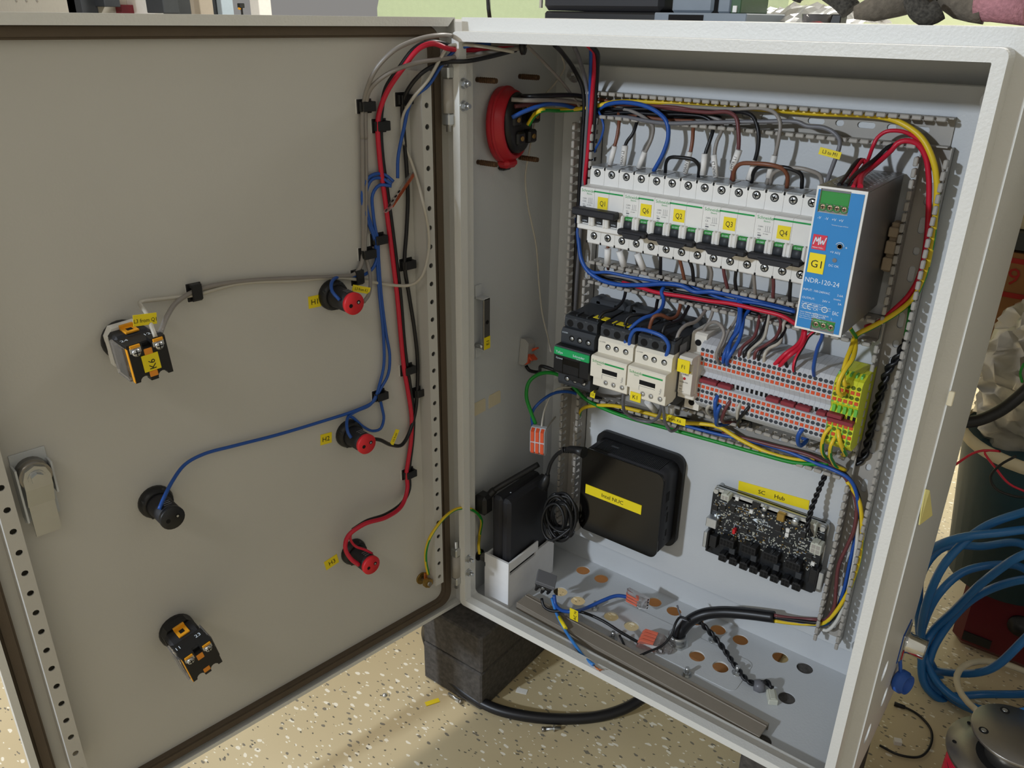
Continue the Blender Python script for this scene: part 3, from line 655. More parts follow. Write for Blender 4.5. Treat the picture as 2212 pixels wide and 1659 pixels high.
# ================================================================== terminal blocks
def terminal(x0, body, dark, name, label, group):
    t = thing(name, label, 'terminal', (x0+2.6, 150, 308), group)
    w0, w1 = x0+.06, x0+5.14
    pr = [(168, 308), (134, 308), (125.5, 315), (123, 318), (123, 340.5), (127.5, 342), (127.5, 348), (124.5, 349), (128, 353), (124, 358.5), (123, 360), (123, 381.5), (126, 385), (138, 389), (168, 389)]
    ob('terminal_body', MB().prism(pr, 'yz', w0, w1), body, t)
    ob('jumper_slot', MB().box(x0+1.2, x0+4, 127.1, 127.6, 342.6, 347.4), m_void, t)
    for z in (379, 368.6, 331.9, 320.8): ob('wire_entry', MB().cyl((x0+2.6, 123.05, z), (x0+2.6, 122.75, z), 2.1, n=12, smooth=False), dark, t)
    for z in (373.9, 363.5, 337.2, 326.3):
        b = ob('release_button', MB().box(x0+.8, x0+4.4, 122.3, 123.2, z-1.8, z+1.8, .3), m_orange2, t)
    return t
m_hole = M('dark_blue_grey_recess', '3b4047', .8)
m_holey = M('olive_recess', '5d6a12', .8)
m_ygg = M('leaf_green_plastic', '6fbf4a', .5)
tb0 = terminal(237, m_wgrey, m_hole, 'terminal_block', 'grey spring terminal block, first of the row from the fuse holder', 'grey terminal blocks')
for i in range(1, 27):
    dup(tb0, (5.2*i, 0, 0), 'grey spring terminal block, %s of the row from the fuse holder' % ORD[i])
ty0 = terminal(377.6, m_ygreen, m_holey, 'earth_terminal', 'yellow and green earth terminal, first after the grey blocks', 'yellow and green earth terminals')
ob('green_stripe', MB().prism([(122.8, 360), (122.8, 362), (131, 389.2), (139, 389.2), (126, 385)], 'yz', 377.9, 380).box(379.5, 382.5, 123.6, 128.6, 349.5, 357).box(377.8, 379.2, 122.8, 123.4, 317, 340), m_ygg, ty0)
for i in range(1, 5): dup(ty0, (5.2*i, 0, 0), 'yellow and green earth terminal, %s after the grey blocks' % ORD[i])
js = [(1512.7, 817, 1549, 828, ''), (1551.6, 828, 1580, 836, ''), (1656, 852, 1684, 861, ''), (1688, 862, 1717, 871, ''), (1720, 872, 1751, 880, ''), (1765, 884, 1785, 889, ''), (1788, 887, 1820, 897, ''), (1788, 897, 1844, 913, '')]
for i, (u0, v0, u1, v1, _) in enumerate(js):
    a = AY(u0, v0, 121)[0]; b = AY(u1, v1, 121)[0]; zz = 345 if i < 6 else (346.6 if i == 6 else 341.8)
    t = ob('jumper_bar', MB().box(a, b, 119, 127.3, zz-2, zz+2, .5), m_maroon, None, 'maroon jumper bar, %s from the fuse holder on the %s terminals' % (ORD[i], 'grey' if i < 6 else 'earth'), 'jumper', 'maroon jumper bars in the terminals')
# ================================================================== mini computer
nc = thing('mini_computer', 'small black square computer with a yellow strip label on the mounting plate', 'computer', (153, 150, 94))
ob('back_plate', MB().prism(rrect(92, 214, 88, 218, 13), 'xz', 166, 174.8, True), m_black, nc)
ob('case', MB().prism(rrect(97, 209, 94, 211, 10), 'xz', 128, 166, True), m_black2, nc)
ob('lid', MB().prism(rrect(96.6, 209.4, 93.6, 211.4, 10, 7), 'xz', 125, 128, True), m_gloss, nc)
ob('lid_seam', MB().prism(rrect(97.6, 208.4, 94.6, 210.4, 10), 'xz', 127.9, 128.4), m_void, nc)
ob('vent_recess', MB().box(108, 198, 134, 161, 211, 211.2), m_void, nc)
vg = MB()
for i in range(45): vg.box(108.4+2*i, 109.4+2*i, 134, 161, 211, 211.9)
ob('vent_grille', vg, m_black2, nc, kind='stuff')
ob('lock_slot', MB().box(124, 134, 148, 151, 211.9, 212.3), m_dark, nc)
for y, z, h, w in ((142, 175, 13, 8), (143, 158, 4, 4), (146, 144, 14, 4), (147, 121, 9, 3.4), (137, 180, 1.2, 1.2), (140, 150, 1.2, 1.2), (143, 113, 1.2, 1.2)):
    ob('port', MB().box(208.9, 209.25, y-w/2, y+w/2, z-h/2, z+h/2), m_void, nc)
lb = ob('label', MB().box(104.5, 184.5, 124.2, 125.2, 148.5, 161.5), m_yellow, nc, label='yellow strip reading Intel NUC')
ob('lettering', MB().text('Intel NUC', 7.4, (144, 124.0, 152.4), UX, UZ, 'C'), m_ink, lb)
# ================================================================== motion hub board
hb = thing('controller_board', 'black circuit board full of connectors under a yellow SC Hub label', 'circuit board', (324, 160, 112))
ob('base_plate', MB().prism(rrect(257, 391, 113, 200, 5), 'xz', 164, 167, True).prism(rrect(259, 389, 193.5, 200, 3), 'xz', 158, 166, True), m_zinc, hb)
ob('standoff', MB().cyl((262, 174.9, 196), (262, 156, 196), 3, n=12).cyl((386, 174.9, 196), (386, 156, 196), 3, n=12).cyl((262, 174.9, 118), (262, 160, 118), 3, n=12).cyl((386, 174.9, 118), (386, 160, 118), 3, n=12), m_zinc, hb)
ob('board', MB().prism(rrect(258, 389, 110, 196, 3), 'xz', 158, 160), m_pcb, hb)
HK = .2652
def hz(a, b, y=156): return AY(1480+HK*a, 980+HK*b, y)
def conn(name, a, b, w, h, d, mat, nx, nz, lab=None):
    p = hz(a, b, 158-d); o = ob(name, MB().box(p[0]-w/2, p[0]+w/2, 158-d, 158, p[2]-h/2, p[2]+h/2, .6), mat, hb, label=lab)
    m = MB(); cw = (w-2)/nx; ch = (h-2)/nz
    for i in range(nx):
        for j in range(nz):
            x = p[0]-w/2+1+cw*i; z = p[2]-h/2+1+ch*j; m.box(x+.4, x+cw-.4, 158-d-.15, 158-d+.2, z+.4, z+ch-.4)
    ob('socket', m, m_void if mat is m_black else m_duct, o)
    ob('latch', MB().box(p[0]-1.6, p[0]+1.6, 158-d+1, 158-1, p[2]+h/2, p[2]+h/2+1), mat, o)
for a, b in ((335, 733), (512, 788), (690, 850), (872, 918)): conn('socket_block', a, b, 17.5, 10, 12, m_black, 4, 2)
for a, b in ((300, 852), (385, 882), (470, 919), (552, 949), (637, 984), (722, 1022), (812, 1054), (900, 1089)): conn('plug_socket', a, b, 9.5, 9.5, 11, m_black, 2, 2)
for a, b in ((385, 790), (560, 850), (745, 925), (925, 990)):
    p = hz(a, b, 152); ob('grey_spacer', MB().box(p[0]-3.5, p[0]+3.5, 150, 158, p[2]-4, p[2]+4, .5), m_dark, hb)
conn('power_socket', 322, 360, 10, 7.5, 11, m_natural, 2, 1, 'white two-way socket')
conn('signal_socket', 1030, 625, 8, 17, 9, m_natural, 1, 3, 'white socket with the twisted black wires')
conn('signal_socket', 1060, 780, 12, 13, 12, m_natural, 2, 2, 'white four-way socket')
p = hz(222, 560, 150); ob('usb_socket', MB().box(p[0]-7, p[0]+6, 147, 158, p[2]-6, p[2]+6, .6), m_zinc, hb)
p = hz(175, 690, 152); ds = ob('serial_socket', MB().box(p[0]-3, p[0]+2, 148, 158, p[2]-11, p[2]+11, .8), m_zinc, hb); ob('socket_flange', MB().box(p[0]+2, p[0]+4, 147, 159, p[2]-14, p[2]+14, .4).box(p[0]+4, p[0]+13, 150, 158, p[2]-8, p[2]+8, .5), m_black, ds)
p = hz(1100, 1020, 152); ds = ob('serial_socket', MB().box(p[0]-2, p[0]+3.5, 148, 158, p[2]-12, p[2]+10, .8), m_zinc, hb); ob('socket_flange', MB().box(p[0]-4, p[0]-2, 147, 159, p[2]-16, p[2]+14, .4).box(p[0]-12, p[0]-4, 150, 158, p[2]-9, p[2]+9, .5), m_black, ds)
for a, b, r in ((645, 452, 3.0), (635, 505, 2.6), (893, 560, 4.2)):
    p = hz(a, b, 154); ob('capacitor', MB().lathe([(r, 0), (r, 5), (r*.85, 5.8), (0, 5.8)], (p[0], 158, p[2]), (0, -1, 0), 14), m_zinc, hb)
p = hz(405, 625, 156); ob('red_jumper', MB().box(p[0]-1.6, p[0]+1.6, 152, 158, p[2]-3, p[2]+3, .3), m_redcap, hb)
p = hz(785, 510, 156); ob('inductor', MB().box(p[0]-4.5, p[0]+4.5, 152, 158, p[2]-5, p[2]+5, .8), m_brass, hb)
for a, b in ((425, 365), (540, 470), (838, 622), (830, 660), (1042, 895)):
    p = hz(a, b, 157); ob('white_chip', MB().box(p[0]-2, p[0]+2, 155.5, 158, p[2]-2.4, p[2]+2.4, .3), m_paper, hb)
for a, b, w, h in ((390, 450, 5, 9), (425, 530, 7, 7), (545, 590, 9, 5), (480, 620, 9, 5), (650, 665, 9, 5), (840, 740, 9, 5), (760, 605, 7, 8), (960, 660, 6, 8), (245, 440, 6, 7), (480, 770, 6, 5), (1010, 830, 7, 6), (310, 440, 6, 8), (580, 410, 9, 5)):
    p = hz(a, b, 157); c = ob('chip', MB().box(p[0]-w/2, p[0]+w/2, 156, 158, p[2]-h/2, p[2]+h/2, .2), m_black, hb)
    m = MB()
    for i in range(6):
        x = p[0]-w/2+w*(i+.5)/6
        for s_ in (-1, 1): m.box(x-.25, x+.25, 156.8, 158, p[2]+s_*h/2-.6*(s_ < 0), p[2]+s_*h/2+.6*(s_ > 0)+.0001)
    ob('pins', m, m_zinc, c, kind='stuff')
cm = [MB(), MB(), MB()]; rnd = random.Random(3)
for i in range(620):
    x = rnd.uniform(262, 386); z = rnd.uniform(138, 193); w, h = rnd.choice(((1.6, .8), (.8, 1.6), (1.2, .7), (2.2, 1.2), (1.0, 1.0)))
    cm[rnd.choice((0, 0, 1, 1, 2))].box(x-w/2, x+w/2, 157.1, 158, z-h/2, z+h/2)
for m, mt, nm in zip(cm, (m_zinc, m_natural, m_brass), ('solder_joints', 'small_parts', 'small_brown_parts')): ob(nm, m, mt, hb, kind='stuff')
pk = MB()
for i in range(26):
    x = rnd.uniform(264, 380); z = rnd.uniform(142, 192); w = rnd.uniform(5, 16)
    if rnd.random() < .5: pk.box(x, x+w, 157.85, 157.98, z, z+.35)
    else: pk.box(x, x+.35, 157.85, 157.98, z, z+w*.5)
p = hz(590, 545, 158); pk.text('Teknic', 3.4, (p[0]+3, 157.8, p[2]+1), UX, UZ).text('SC4-HUB', 3.2, (p[0]+3, 157.8, p[2]-3), UX, UZ)
pk.prism([(p[0]-6, p[2]-1), (p[0]+1, p[2]-3.5), (p[0]-1, p[2]), (p[0]+1, p[2]+3), (p[0]-3, p[2]+1.5)], 'xz', 157.8, 157.95)
ob('white_print', pk, m_wink, hb)
sl = thing('label_strip', 'yellow strip reading SC Hub stuck above the circuit board', 'label', (322, 174.6, 198))
tx = vnorm((82, 0, 5.2)); tz = vcross((0, -1, 0), tx); tz = (-tz[0], -tz[1], -tz[2]) if tz[2] < 0 else tz
ob('tape', MB().quadstrip((281.5, 174.9, 197), tx, tz, 82, 12, .6), m_yellow, sl)
ob('lettering', MB().text('SC', 7.2, (281.5+tx[0]*24, 173.9, 197+tx[2]*24+3.2), tx, tz).text('Hub', 7.2, (281.5+tx[0]*43, 173.9, 197+tx[2]*43+3.2), tx, tz), m_ink, sl)
# ================================================================== things on the left wall
XW = -10.7
inl = thing('power_inlet', 'large red and black power inlet mounted through the left cabinet wall', 'power inlet', (XW, 95, 550))
ic = AX(1082, 268, XW); iy, iz = 94, 590
fi = lambda x, y, z: (XW+x, iy+y, iz+z)
# the red shell leans towards the back of the cabinet
ax_ = (1, .22, .05)
ob('red_shell', MB().lathe([(40, 0), (40, 3), (38.5, 9), (36, 16), (34.5, 18), (32, 18), (31, 14)], (XW, iy, iz), ax_, 36), m_red, inl)
ob('shell_rib', MB().lathe([(39.6, 0), (40.4, 1), (40.4, 2.6), (39, 3.6)], (XW+5, iy+1.1, iz+.3), ax_, 36), m_red, inl)
ob('shell_spout', MB().box(XW, XW+17, iy-12, iy+10, iz-45, iz-34, 4), m_red, inl)
ob('shell_seal', MB().box(XW, XW+10, iy-9, iy+6, iz-48, iz-44, 2), m_black, inl)
ob('insert', MB().lathe([(32, 0), (32, 5), (30, 9), (27, 10), (0, 10)], (XW+13, iy+4, iz+2.5), ax_, 28), m_black, inl)
for i, a in enumerate((20, 92, 164, 236, 308)):
    y = iy+7+18*math.cos(math.radians(a)); z = iz+3+18*math.sin(math.radians(a))
    ob('contact_tower', MB().box(XW+20, XW+30, y-7.5, y+7.5, z-7, z+7, 2), m_black, inl)
    ob('contact', MB().cyl((XW+29.5, y, z), (XW+31, y, z), 2.6, n=12), m_brass, inl)
for (u, v), n in zip(((1030, 172), (1122, 165), (1032, 350), (1122, 340)), ('upper front', 'upper rear', 'lower front', 'lower rear')):
    p = AX(u, v, XW); m = MB().cyl(p, (XW+26, p[1], p[2]), 2.6, n=10)
    for k in range(8): m.lathe([(2.6, 0), (3.1, .8), (2.6, 1.6)], (XW+4+2.6*k, p[1], p[2]), (1, 0, 0), 10)
    ob('fixing_screw', m, m_rust, None, 'brown threaded screw end poking through the left wall, %s of the red inlet' % n, 'screw', 'screws around the red inlet')
br = thing('door_switch_bracket', 'bent grey metal bracket with a yellow E1 tag on the left cabinet wall', 'bracket', (XW, 52, 336))
ob('strap', MB().box(1, 3, 45.5, 57, 341, 404, .5), m_steel, br)
ob('foot', MB().box(XW, 3, 45.5, 57, 402.5, 404.5).box(XW, XW+1.6, 45.5, 57, 402, 418, .5), m_paint_in, br)
ob('foot', MB().box(XW, 3, 45.5, 57, 340.5, 342.5).box(XW, XW+1.6, 45.5, 57, 328, 343, .5), m_paint_in, br)
ob('strap_hole', MB().cyl((3.05, 51.5, 375), (3.3, 51.5, 375), 2.6, n=14), m_void, br)
ob('strap_screw', MB().cyl((XW, 47, 345), (1, 47, 345), 2.5, n=10), m_zinc, br)
p = AX(1042, 728, 3.2); lb = ob('label', MB().box(3.1, 3.6, 45.6, 56.6, 342, 357), m_yellow, br, label='yellow E1 tag')
ob('lettering', MB().text('E1', 7.0, (3.75, 54, 349.5), UZ, (0, -1, 0), 'C'), m_ink, lb)
for i, (y0, y1) in enumerate(((42, 65), (71.5, 95))):
    ob('sticker_patch', MB().prism([(y0, 252), (y1, 252), (y1, 267), (y1-2, 269.5), (y0+2, 269.5), (y0, 267)], 'yz', XW, XW+.5), m_beige, None, 'beige adhesive patch on the left wall, %s to the door' % ('nearer' if i == 0 else 'farther'), 'sticker', 'beige patches on the left wall')
eb = thing('earth_bolt', 'steel earthing bolt on the left cabinet wall beside the white holder', 'bolt', (XW, 52, 40))
ob('stud', MB().cyl((XW, 52, 43), (XW+24, 52, 43), 2.8, n=10), m_steel, eb)
ob('nut', MB().cyl((XW+6, 52, 43), (XW+12, 52, 43), 6, n=6, smooth=False), m_steel, eb)
ob('washer', MB().cyl((XW, 52, 43), (XW+2, 52, 43), 8, n=16), m_black, eb)
# ================================================================== lever connectors
def lever_connector(name, label, o, ex, ey, ez, n, body, lev, pitch=6.0, L=20.0, H=8.5, open_=(), group=None, twin=False):
    """o base centre; ex across the poles, ey along the wires, ez upwards out of the levers"""
    def F(x, y, z): return tuple(o[i]+ex[i]*x+ey[i]*y+ez[i]*z for i in range(3))
    ex, ey, ez = vnorm(ex), vnorm(ey), vnorm(ez)
    t = thing(name, label, 'connector', o, group); w = n*pitch
    ob('body', MB(F).prism([(-L/2, 0), (L/2, 0), (L/2, H*.55), (L/2-4, H), (-L/2+5, H), (-L/2, H*.6)], 'yz', -w/2, w/2), body, t)
    for i in range(n):
        c = -w/2+pitch*(i+.5)
        ob('wire_hole', MB(F).cyl((c, -L/2-.1, 3), (c, -L/2+.3, 3), 1.7, n=10), m_void, t)
        for sgn in ((1,) if not twin else (1, -1)):
            if (i, sgn) in open_ or i in open_:
                ob('lever', MB(F).prism([(0*sgn, H*.8), (-7*sgn, H+7), (-8.6*sgn, H+6), (-4*sgn, H*.8)], 'yz', c-pitch*.34, c+pitch*.34), lev, t)
            else:
                ob('lever', MB(F).prism([(sgn*1-(0 if twin else 5), H-.6), (sgn*(L/2-1), H*.55), (sgn*(L/2-.5), H*.55+1.4), (sgn*(L/2-4), H+1.2), (sgn*1-(0 if twin else 5), H+1.2)], 'yz', c-pitch*.34, c+pitch*.34), lev, t)
    return t
m_cgrey = M('connector_grey', 'a7a6a3', .5)
lever_connector('lever_connector', 'grey two-way lever connector with open orange levers on the left wall', (XW+1, 140, 309), (0, 1, -.2), (0, .12, 1), (1, 0, 0), 2, m_cgrey, m_orange2, 7.5, 34, 13, open_=((0, 1), (1, 1), (1, -1)), group='lever connectors', twin=True)
c3 = AY(1166, 948, 100)
lever_connector('lever_connector', 'white-grey three-way lever connector hanging above the power brick', c3, (.95, .3, 0), (-.05, .05, 1), (.35, -.93, .1), 3, m_wgrey, m_orange2, 6.2, 36, 13, group='lever connectors', twin=True)
c1 = AY(1380, 1292, 140)
lever_connector('lever_connector', 'clear lever connector with coral levers joined to the blue wire near the back', c1, (.15, -.25, 1), (-1, -.15, .2), (-.1, -1, .25), 4, m_clear, m_coral, 6.0, 29, 10, open_=(3,), group='lever connectors')
c2 = AZ(1408, 1392, -8)
lever_connector('lever_connector', 'clear lever connector with coral levers lying beside the cable gland', c2, (-.2, .95, 0), (-.95, -.2, 0), (0, 0, 1), 4, m_clear, m_coral, 6.2, 32, 10, group='lever connectors')
ob('spare_lever_end', MB().box(c2[0]+8, c2[0]+26, c2[1]-4, c2[1]+14, -9.2, -2, 2), m_clear, None, 'clear plastic end of a second connector between coral levers and gland', 'connector', 'lever connectors')
dc = DA(857, 412, -10)
lever_connector('lever_connector', 'clear five-way connector with orange levers on the inside of the door', DA(857, 414, -14), vadd(vmul(DD+(0,), .70), (0, 0, -.70)), vadd(vmul(DD+(0,), -.62), (0, 0, .62)), (DN[0], DN[1], 0), 5, m_clear, m_orange, 5.8, 22, 9, group='lever connectors')
# ================================================================== things on the cabinet floor
FZ = -10.7
hd = thing('adapter_holder', 'white printed holder carrying a black power brick', 'holder', (29, 92, FZ))
ob('front_wall', MB().box(10, 48, 40, 43, FZ, 61).box(8.6, 10, 40, 43, FZ, 40).box(8.6, 10, 40, 43, 47, 61), m_white3d, hd)
ob('side_wall', MB().box(45, 48, 43, 143, FZ, 41.5).box(45, 48, 100, 143, 41.5, 47), m_white3d, hd)
ob('side_band', MB().box(45, 48, 43, 106, 46.5, 61, 1), m_white3d, hd)
ob('side_wall', MB().box(10, 13, 43, 143, FZ, 61), m_white3d, hd)
ob('rear_wall', MB().box(13, 45, 140, 143, FZ, 46), m_white3d, hd)
bk = thing('power_brick', 'black laptop-style power brick standing in the white holder', 'power adapter', (28, 90, -8))
ob('brick_shell', MB().box(14, 30, 47, 134, -9, 148, 4).box(29, 43, 47, 134, -9, 148, 4), m_black2, bk)
ob('indicator', MB().cyl((30, 66, 148), (30, 66, 148.6), .9, n=8), m_wink, bk)
# mains plug and leads of the brick
pl = thing('mains_plug', 'black mains connector pushed into the side of the power brick', 'plug', AX(1046, 1085, 6))
pb = AX(1046, 1085, 6)
ob('plug_body', MB().box(pb[0]-10, pb[0]+9, pb[1]-10, pb[1]+9, pb[2]-15, pb[2]+13, 4), m_black, pl)
lead = spline([pb, AX(1064, 1062, 12), AX(1090, 1045, 22), AX(1130, 1022, 34), AX(1163, 1003, 44)], 4)
ob('strain_relief', MB().tube(lead[:7], [5.6, 5.8, 5.2, 5.4, 4.8, 5, 4.6], 10), m_black, pl)
ob('lead', MB().tube(lead, 3.8, 10), m_black, pl)
cc = AY(1208, 1108, 112); ct = []
rc = random.Random(4)
for k in range(11):
    cx_, cz_ = rc.uniform(-5, 5), rc.uniform(-7, 7); rx__, rz__ = rc.uniform(11, 24), rc.uniform(24, 34); dy_ = rc.uniform(-12, 10); tl = rc.uniform(-.35, .35)
    for j in range(8):
        a = j/8*2*math.pi; x_, z_ = rx__*math.cos(a), rz__*math.sin(a)
        ct.append((cc[0]+cx_+x_*math.cos(tl)-z_*math.sin(tl), cc[1]+dy_+5*math.sin(a+k), cc[2]-4+cz_+x_*math.sin(tl)+z_*math.cos(tl)))
ct2 = [AY(1196, 1170, 128), AY(1192, 1140, 118)]
ob('cable_coil', MB().tube(spline(ct2+ct, 5), 1.9, 7), m_black, None, 'bundled loops of thin black cable behind the power brick', 'cable')
dcl = spline([AY(1178, 1060, 100), AY(1184, 1020, 100), AY(1190, 1000, 98), AY(1205, 980, 95), AY(1228, 970, 93), AY(1246, 972, 91)], 4)
dcw = thing('computer_lead', 'black lead plugged into the small computer from the power brick', 'cable', dcl[0])
ob('lead', MB().tube(dcl, 2.4, 8), m_black, dcw)
pe = AY(1262, 976, 92); ps_ = AY(1232, 970, 93)
ob('plug_grip', MB().tube([AY(1222, 972, 93), ps_, AY(1246, 972, 92), AY(1262, 978, 90)], [3.4, 4.2, 5, 7], 12), m_black, dcw)
for k in range(5):
    p = AY(1218+k*5, 971.5+k*.3, 93); ob('grip_ring', MB().lathe([(3.2, -1), (4.0, -.5), (4.0, .5), (3.2, 1)], p, vsub(AY(1240, 971, 92), AY(1220, 972, 93)), 12), m_black, dcw)
b0 = AY(1178, 1040, 100); ob('lead_boot', MB().tube([AY(1172, 1052, 100), b0, AY(1183, 1025, 100)], [7, 6, 3.2], 12), m_black, dcw)
# small potted module beside the holder
pm = thing('potted_module', 'small grey cube with black potting and soldered leads beside the white holder', 'module', (69, 66, 14))
mc = AY(1178, 1256, 70)
rx_, ry_ = vnorm((.86, .42, -.28)), vnorm((-.42, .86, .28)); rz_ = vcross(rx_, ry_)
def FM(x, y, z): return tuple(mc[i]+rx_[i]*x+ry_[i]*y+rz_[i]*z for i in range(3))
ob('module_case', MB(FM).box(-13, 13, -10, 10, 1, 7.5, .8), M('mid_grey_plastic', '6d6d70', .5), pm)
ob('module_print', MB(FM).text('SR-24', 3.4, (-10, -10.2, 3), (1, 0, 0), (0, 0, 1)), m_grey_ink, pm)
ob('potting', MB(FM).box(-12, 12, -9.5, 9, -9, 1, 4), m_black, pm)
for k, (a, b) in enumerate(((-8, -5), (0, -6), (8, -4), (4, 3))): ob('solder_lug', MB(FM).tube([(a, b, -4), (a+.6, b-1, -11), (a+.2, b, -17)], [3.2, 2.6, 1.8], 9), m_black, pm)
ob('module_screw', MB(FM).cyl((-1, -9.4, -2), (-1, -11, -2), 2.4, n=12), m_zinc, pm)
# loose duct cover
m_lid = M('brown_grey_plastic', '8f8679', .42)
ang = math.radians(-2.4)
def FC(x, y, z): return (56+x*math.cos(ang)-y*math.sin(ang), 47.5+x*math.sin(ang)+y*math.cos(ang), FZ+z)
dl = thing('duct_cover', 'loose brown-grey cable duct cover lying along the front of the cabinet floor', 'duct cover', FC(168, 12, 0))
ob('cover_face', MB(FC).box(0, 337, 0, 25, 9, 10.6, .4), m_lid, dl)
ob('cover_edge', MB(FC).box(0, 337, 0, 1.6, 1, 9.2), m_lid, dl)
ob('cover_edge', MB(FC).box(0, 337, 23.4, 25, 1, 9.2), m_lid, dl)
ob('cover_rib', MB(FC).box(0, 337, 17, 18.6, 10.5, 12, .5), m_lid, dl)
for i, (x, y) in enumerate(((185, 77.7), (137, 112.6), (182.5, 153), (285, 153.4), (286, 78.6), (332, 117.6))):
    b = thing('flange_bolt', 'zinc bolt standing up from the cabinet floor, %s' % ('front left beside the duct cover', 'under the blue wire', 'under the rear clear connector', 'behind the thick black cable', 'front centre beside the duct cover', 'right, beside the twisted black wires')[i], 'bolt', (x, y, FZ), 'bolts in the cabinet floor')
    ob('bolt_head', MB().cyl((x, y, FZ+.8), (x, y, FZ+4.4), 4.6, n=6, smooth=False), m_zinc, b)
    ob('flange', MB().cyl((x, y, FZ), (x, y, FZ+1), 6, n=16), m_zinc, b)
    ob('thread', MB().cyl((x, y, FZ+4.4), (x, y, FZ+11), 2.5, n=10), m_zinc, b)
gl = thing('cable_gland', 'metal cable gland nut where the thick black cable enters the cabinet floor', 'cable gland', (252, 120, FZ))
ob('lock_nut', MB().cyl((252, 120, FZ), (252, 120, FZ+4), 15, n=8, smooth=False), m_zinc, gl)
ob('thread', MB().lathe([(11.5, 0), (11.5, 4), (10.6, 4.8), (11.5, 5.6), (10.6, 6.4), (11.5, 7.2), (10.6, 8), (11.5, 8.8), (11.5, 13), (8, 13), (8, 4)], (252, 120, FZ+1), (0, 0, 1), 20), m_zinc, gl)
# ================================================================== wiring
def PT(q):
    if q[0] == 'p': return q[1:]
    if q[0] == 'd': return DA(*q[1:])
    if q[0] == 'z': return AZ(*q[1:])
    if q[0] == 'x': return AX(*q[1:])
    return AY(*q)
YG = 'yellow-green'
def wire(label, col, r, pts, group=None, tip=False, name='wire', cat='wire', st=4.0):
    P = spline([PT(q) for q in pts], st)
    m = MB()
    if col == YG:
        m.tube(P, r, 12, sdir=(.62, .2, -.65), sk=.45); mats = [W_['yellow'], W_['green']]
    elif isinstance(col, tuple):
        m.tube(P, r, 10, stripe=(0, 1, 2, 3, 4)); mats = [W_[col[0]], W_[col[1]]]
    else:
        m.tube(P, r, 8); mats = [W_[col]]
    t = thing(name, label, cat, P[0], group)
    ob('insulation', m, mats, t)
    return t, P
def sleeve(t, a, b, txt=None, r=2.9, side=1):
    pa, pb_ = PT(a), PT(b)
    s_ = ob('marker_sleeve', MB().cyl(pa, pb_, r, n=14), m_sleeve, t, label='white marker sleeve')
    if txt:
        d = vnorm(vsub(pb_, pa)); up = vmul(d, -1); sd = vnorm(vcross(up, (0, -1, 0))); nv = vnorm(vcross(sd, up))
        if nv[1] > 0: nv = vmul(nv, -1)
        o = vadd(vadd(pb_, vmul(nv, r+.12)), vmul(up, 1.5)); o = vadd(o, vmul(sd, 1.5 if sd[0] > 0 else -1.5))
        lx = vmul((1, 0, 0), -1)
        ob('lettering', MB().text(txt, 4.0, o, up, vmul(sd, -1) if sd[0] > 0 else sd), m_ink, s_)
def flag(t, c, w, h, up, txt, size, nrm=(0, -1, 0)):
    up = vnorm(up); rt = vnorm(vcross(up, nrm)); o = vadd(vadd(PT(c), vmul(rt, -w/2)), vmul(up, -h/2)); nrm = vnorm(vcross(rt, up))
    f = ob('flag_label', MB().quadstrip(o, rt, up, w, h, .5), m_yellow, t, label='yellow flag reading '+txt if txt else 'yellow flag')
    if txt: ob('lettering', MB().text(txt, size, vadd(vadd(o, vmul(nrm, .7)), vadd(vmul(rt, w*.5), vmul(up, h*.28))), rt, up, 'C', .86), m_ink, f)
k1_ = .27125
def Z(a, b, y): return (1180+k1_*a, 180+k1_*b, y)
def ZL(y, *pp): return [Z(a, b, y) for a, b in pp]
g_top = 'wires into the top screws of the breakers'
t, P = wire('brown wire into the first top screw of breaker Q1', 'brown', 1.9, [Z(575, 230, 162), Z(580, 305, 152), Z(565, 420, 148), Z(540, 520, 146), Z(505, 655, 146)], g_top); sleeve(t, Z(545, 500, 145), Z(507, 648, 145))
t, P = wire('black wire with a MAIN L2 sleeve into the second top screw of breaker Q1', 'black', 1.9, [Z(730, 270, 162), Z(715, 330, 152), Z(690, 400, 148), Z(635, 480, 146), Z(608, 660, 146)], g_top); sleeve(t, Z(628, 495, 144), Z(610, 655, 144), 'MAIN L2', 3.4)
t, P = wire('grey wire with a blank sleeve into the third top screw of breaker Q1', 'grey', 1.9, [Z(560, 190, 164), Z(700, 230, 160), Z(790, 280, 156), Z(850, 345, 152), Z(838, 440, 148), Z(790, 545, 146), Z(730, 680, 146)], g_top); sleeve(t, Z(785, 545, 145), Z(736, 672, 145))
wire('thick blue wire arching into breaker Q6', 'blue', 2.3, [Z(410, 215, 160), Z(470, 175, 158), Z(600, 152, 155), Z(780, 178, 152), Z(900, 240, 150), Z(960, 310, 148), Z(972, 420, 147), Z(935, 550, 146), Z(855, 700, 146)], g_top)
g_j = 'jumper wires on top of the breakers'
wire('black jumper wire looping from breaker Q6 to Q2', 'black', 1.9, [Z(948, 710, 146), Z(955, 630, 142), Z(985, 592, 138), Z(1080, 592, 137), Z(1175, 610, 138), Z(1215, 655, 142), Z(1212, 745, 146)], g_j)
t, P = wire('brown wire with a MAIN L1 sleeve into breaker Q2', 'brown', 1.9, [Z(1180, 300, 160), Z(1170, 365, 152), Z(1165, 450, 148), Z(1150, 545, 146), Z(1105, 720, 146)], g_top); sleeve(t, Z(1145, 545, 145), Z(1106, 715, 145), 'MAIN L1', 2.7)
t, P = wire('black wire with a blank sleeve into the middle top screw of breaker Q2', 'black', 1.9, [Z(1330, 320, 160), Z(1325, 385, 152), Z(1295, 480, 148), Z(1268, 560, 146), Z(1243, 740, 146)], g_top); sleeve(t, Z(1262, 560, 145), Z(1246, 732, 145), None, 3.1)
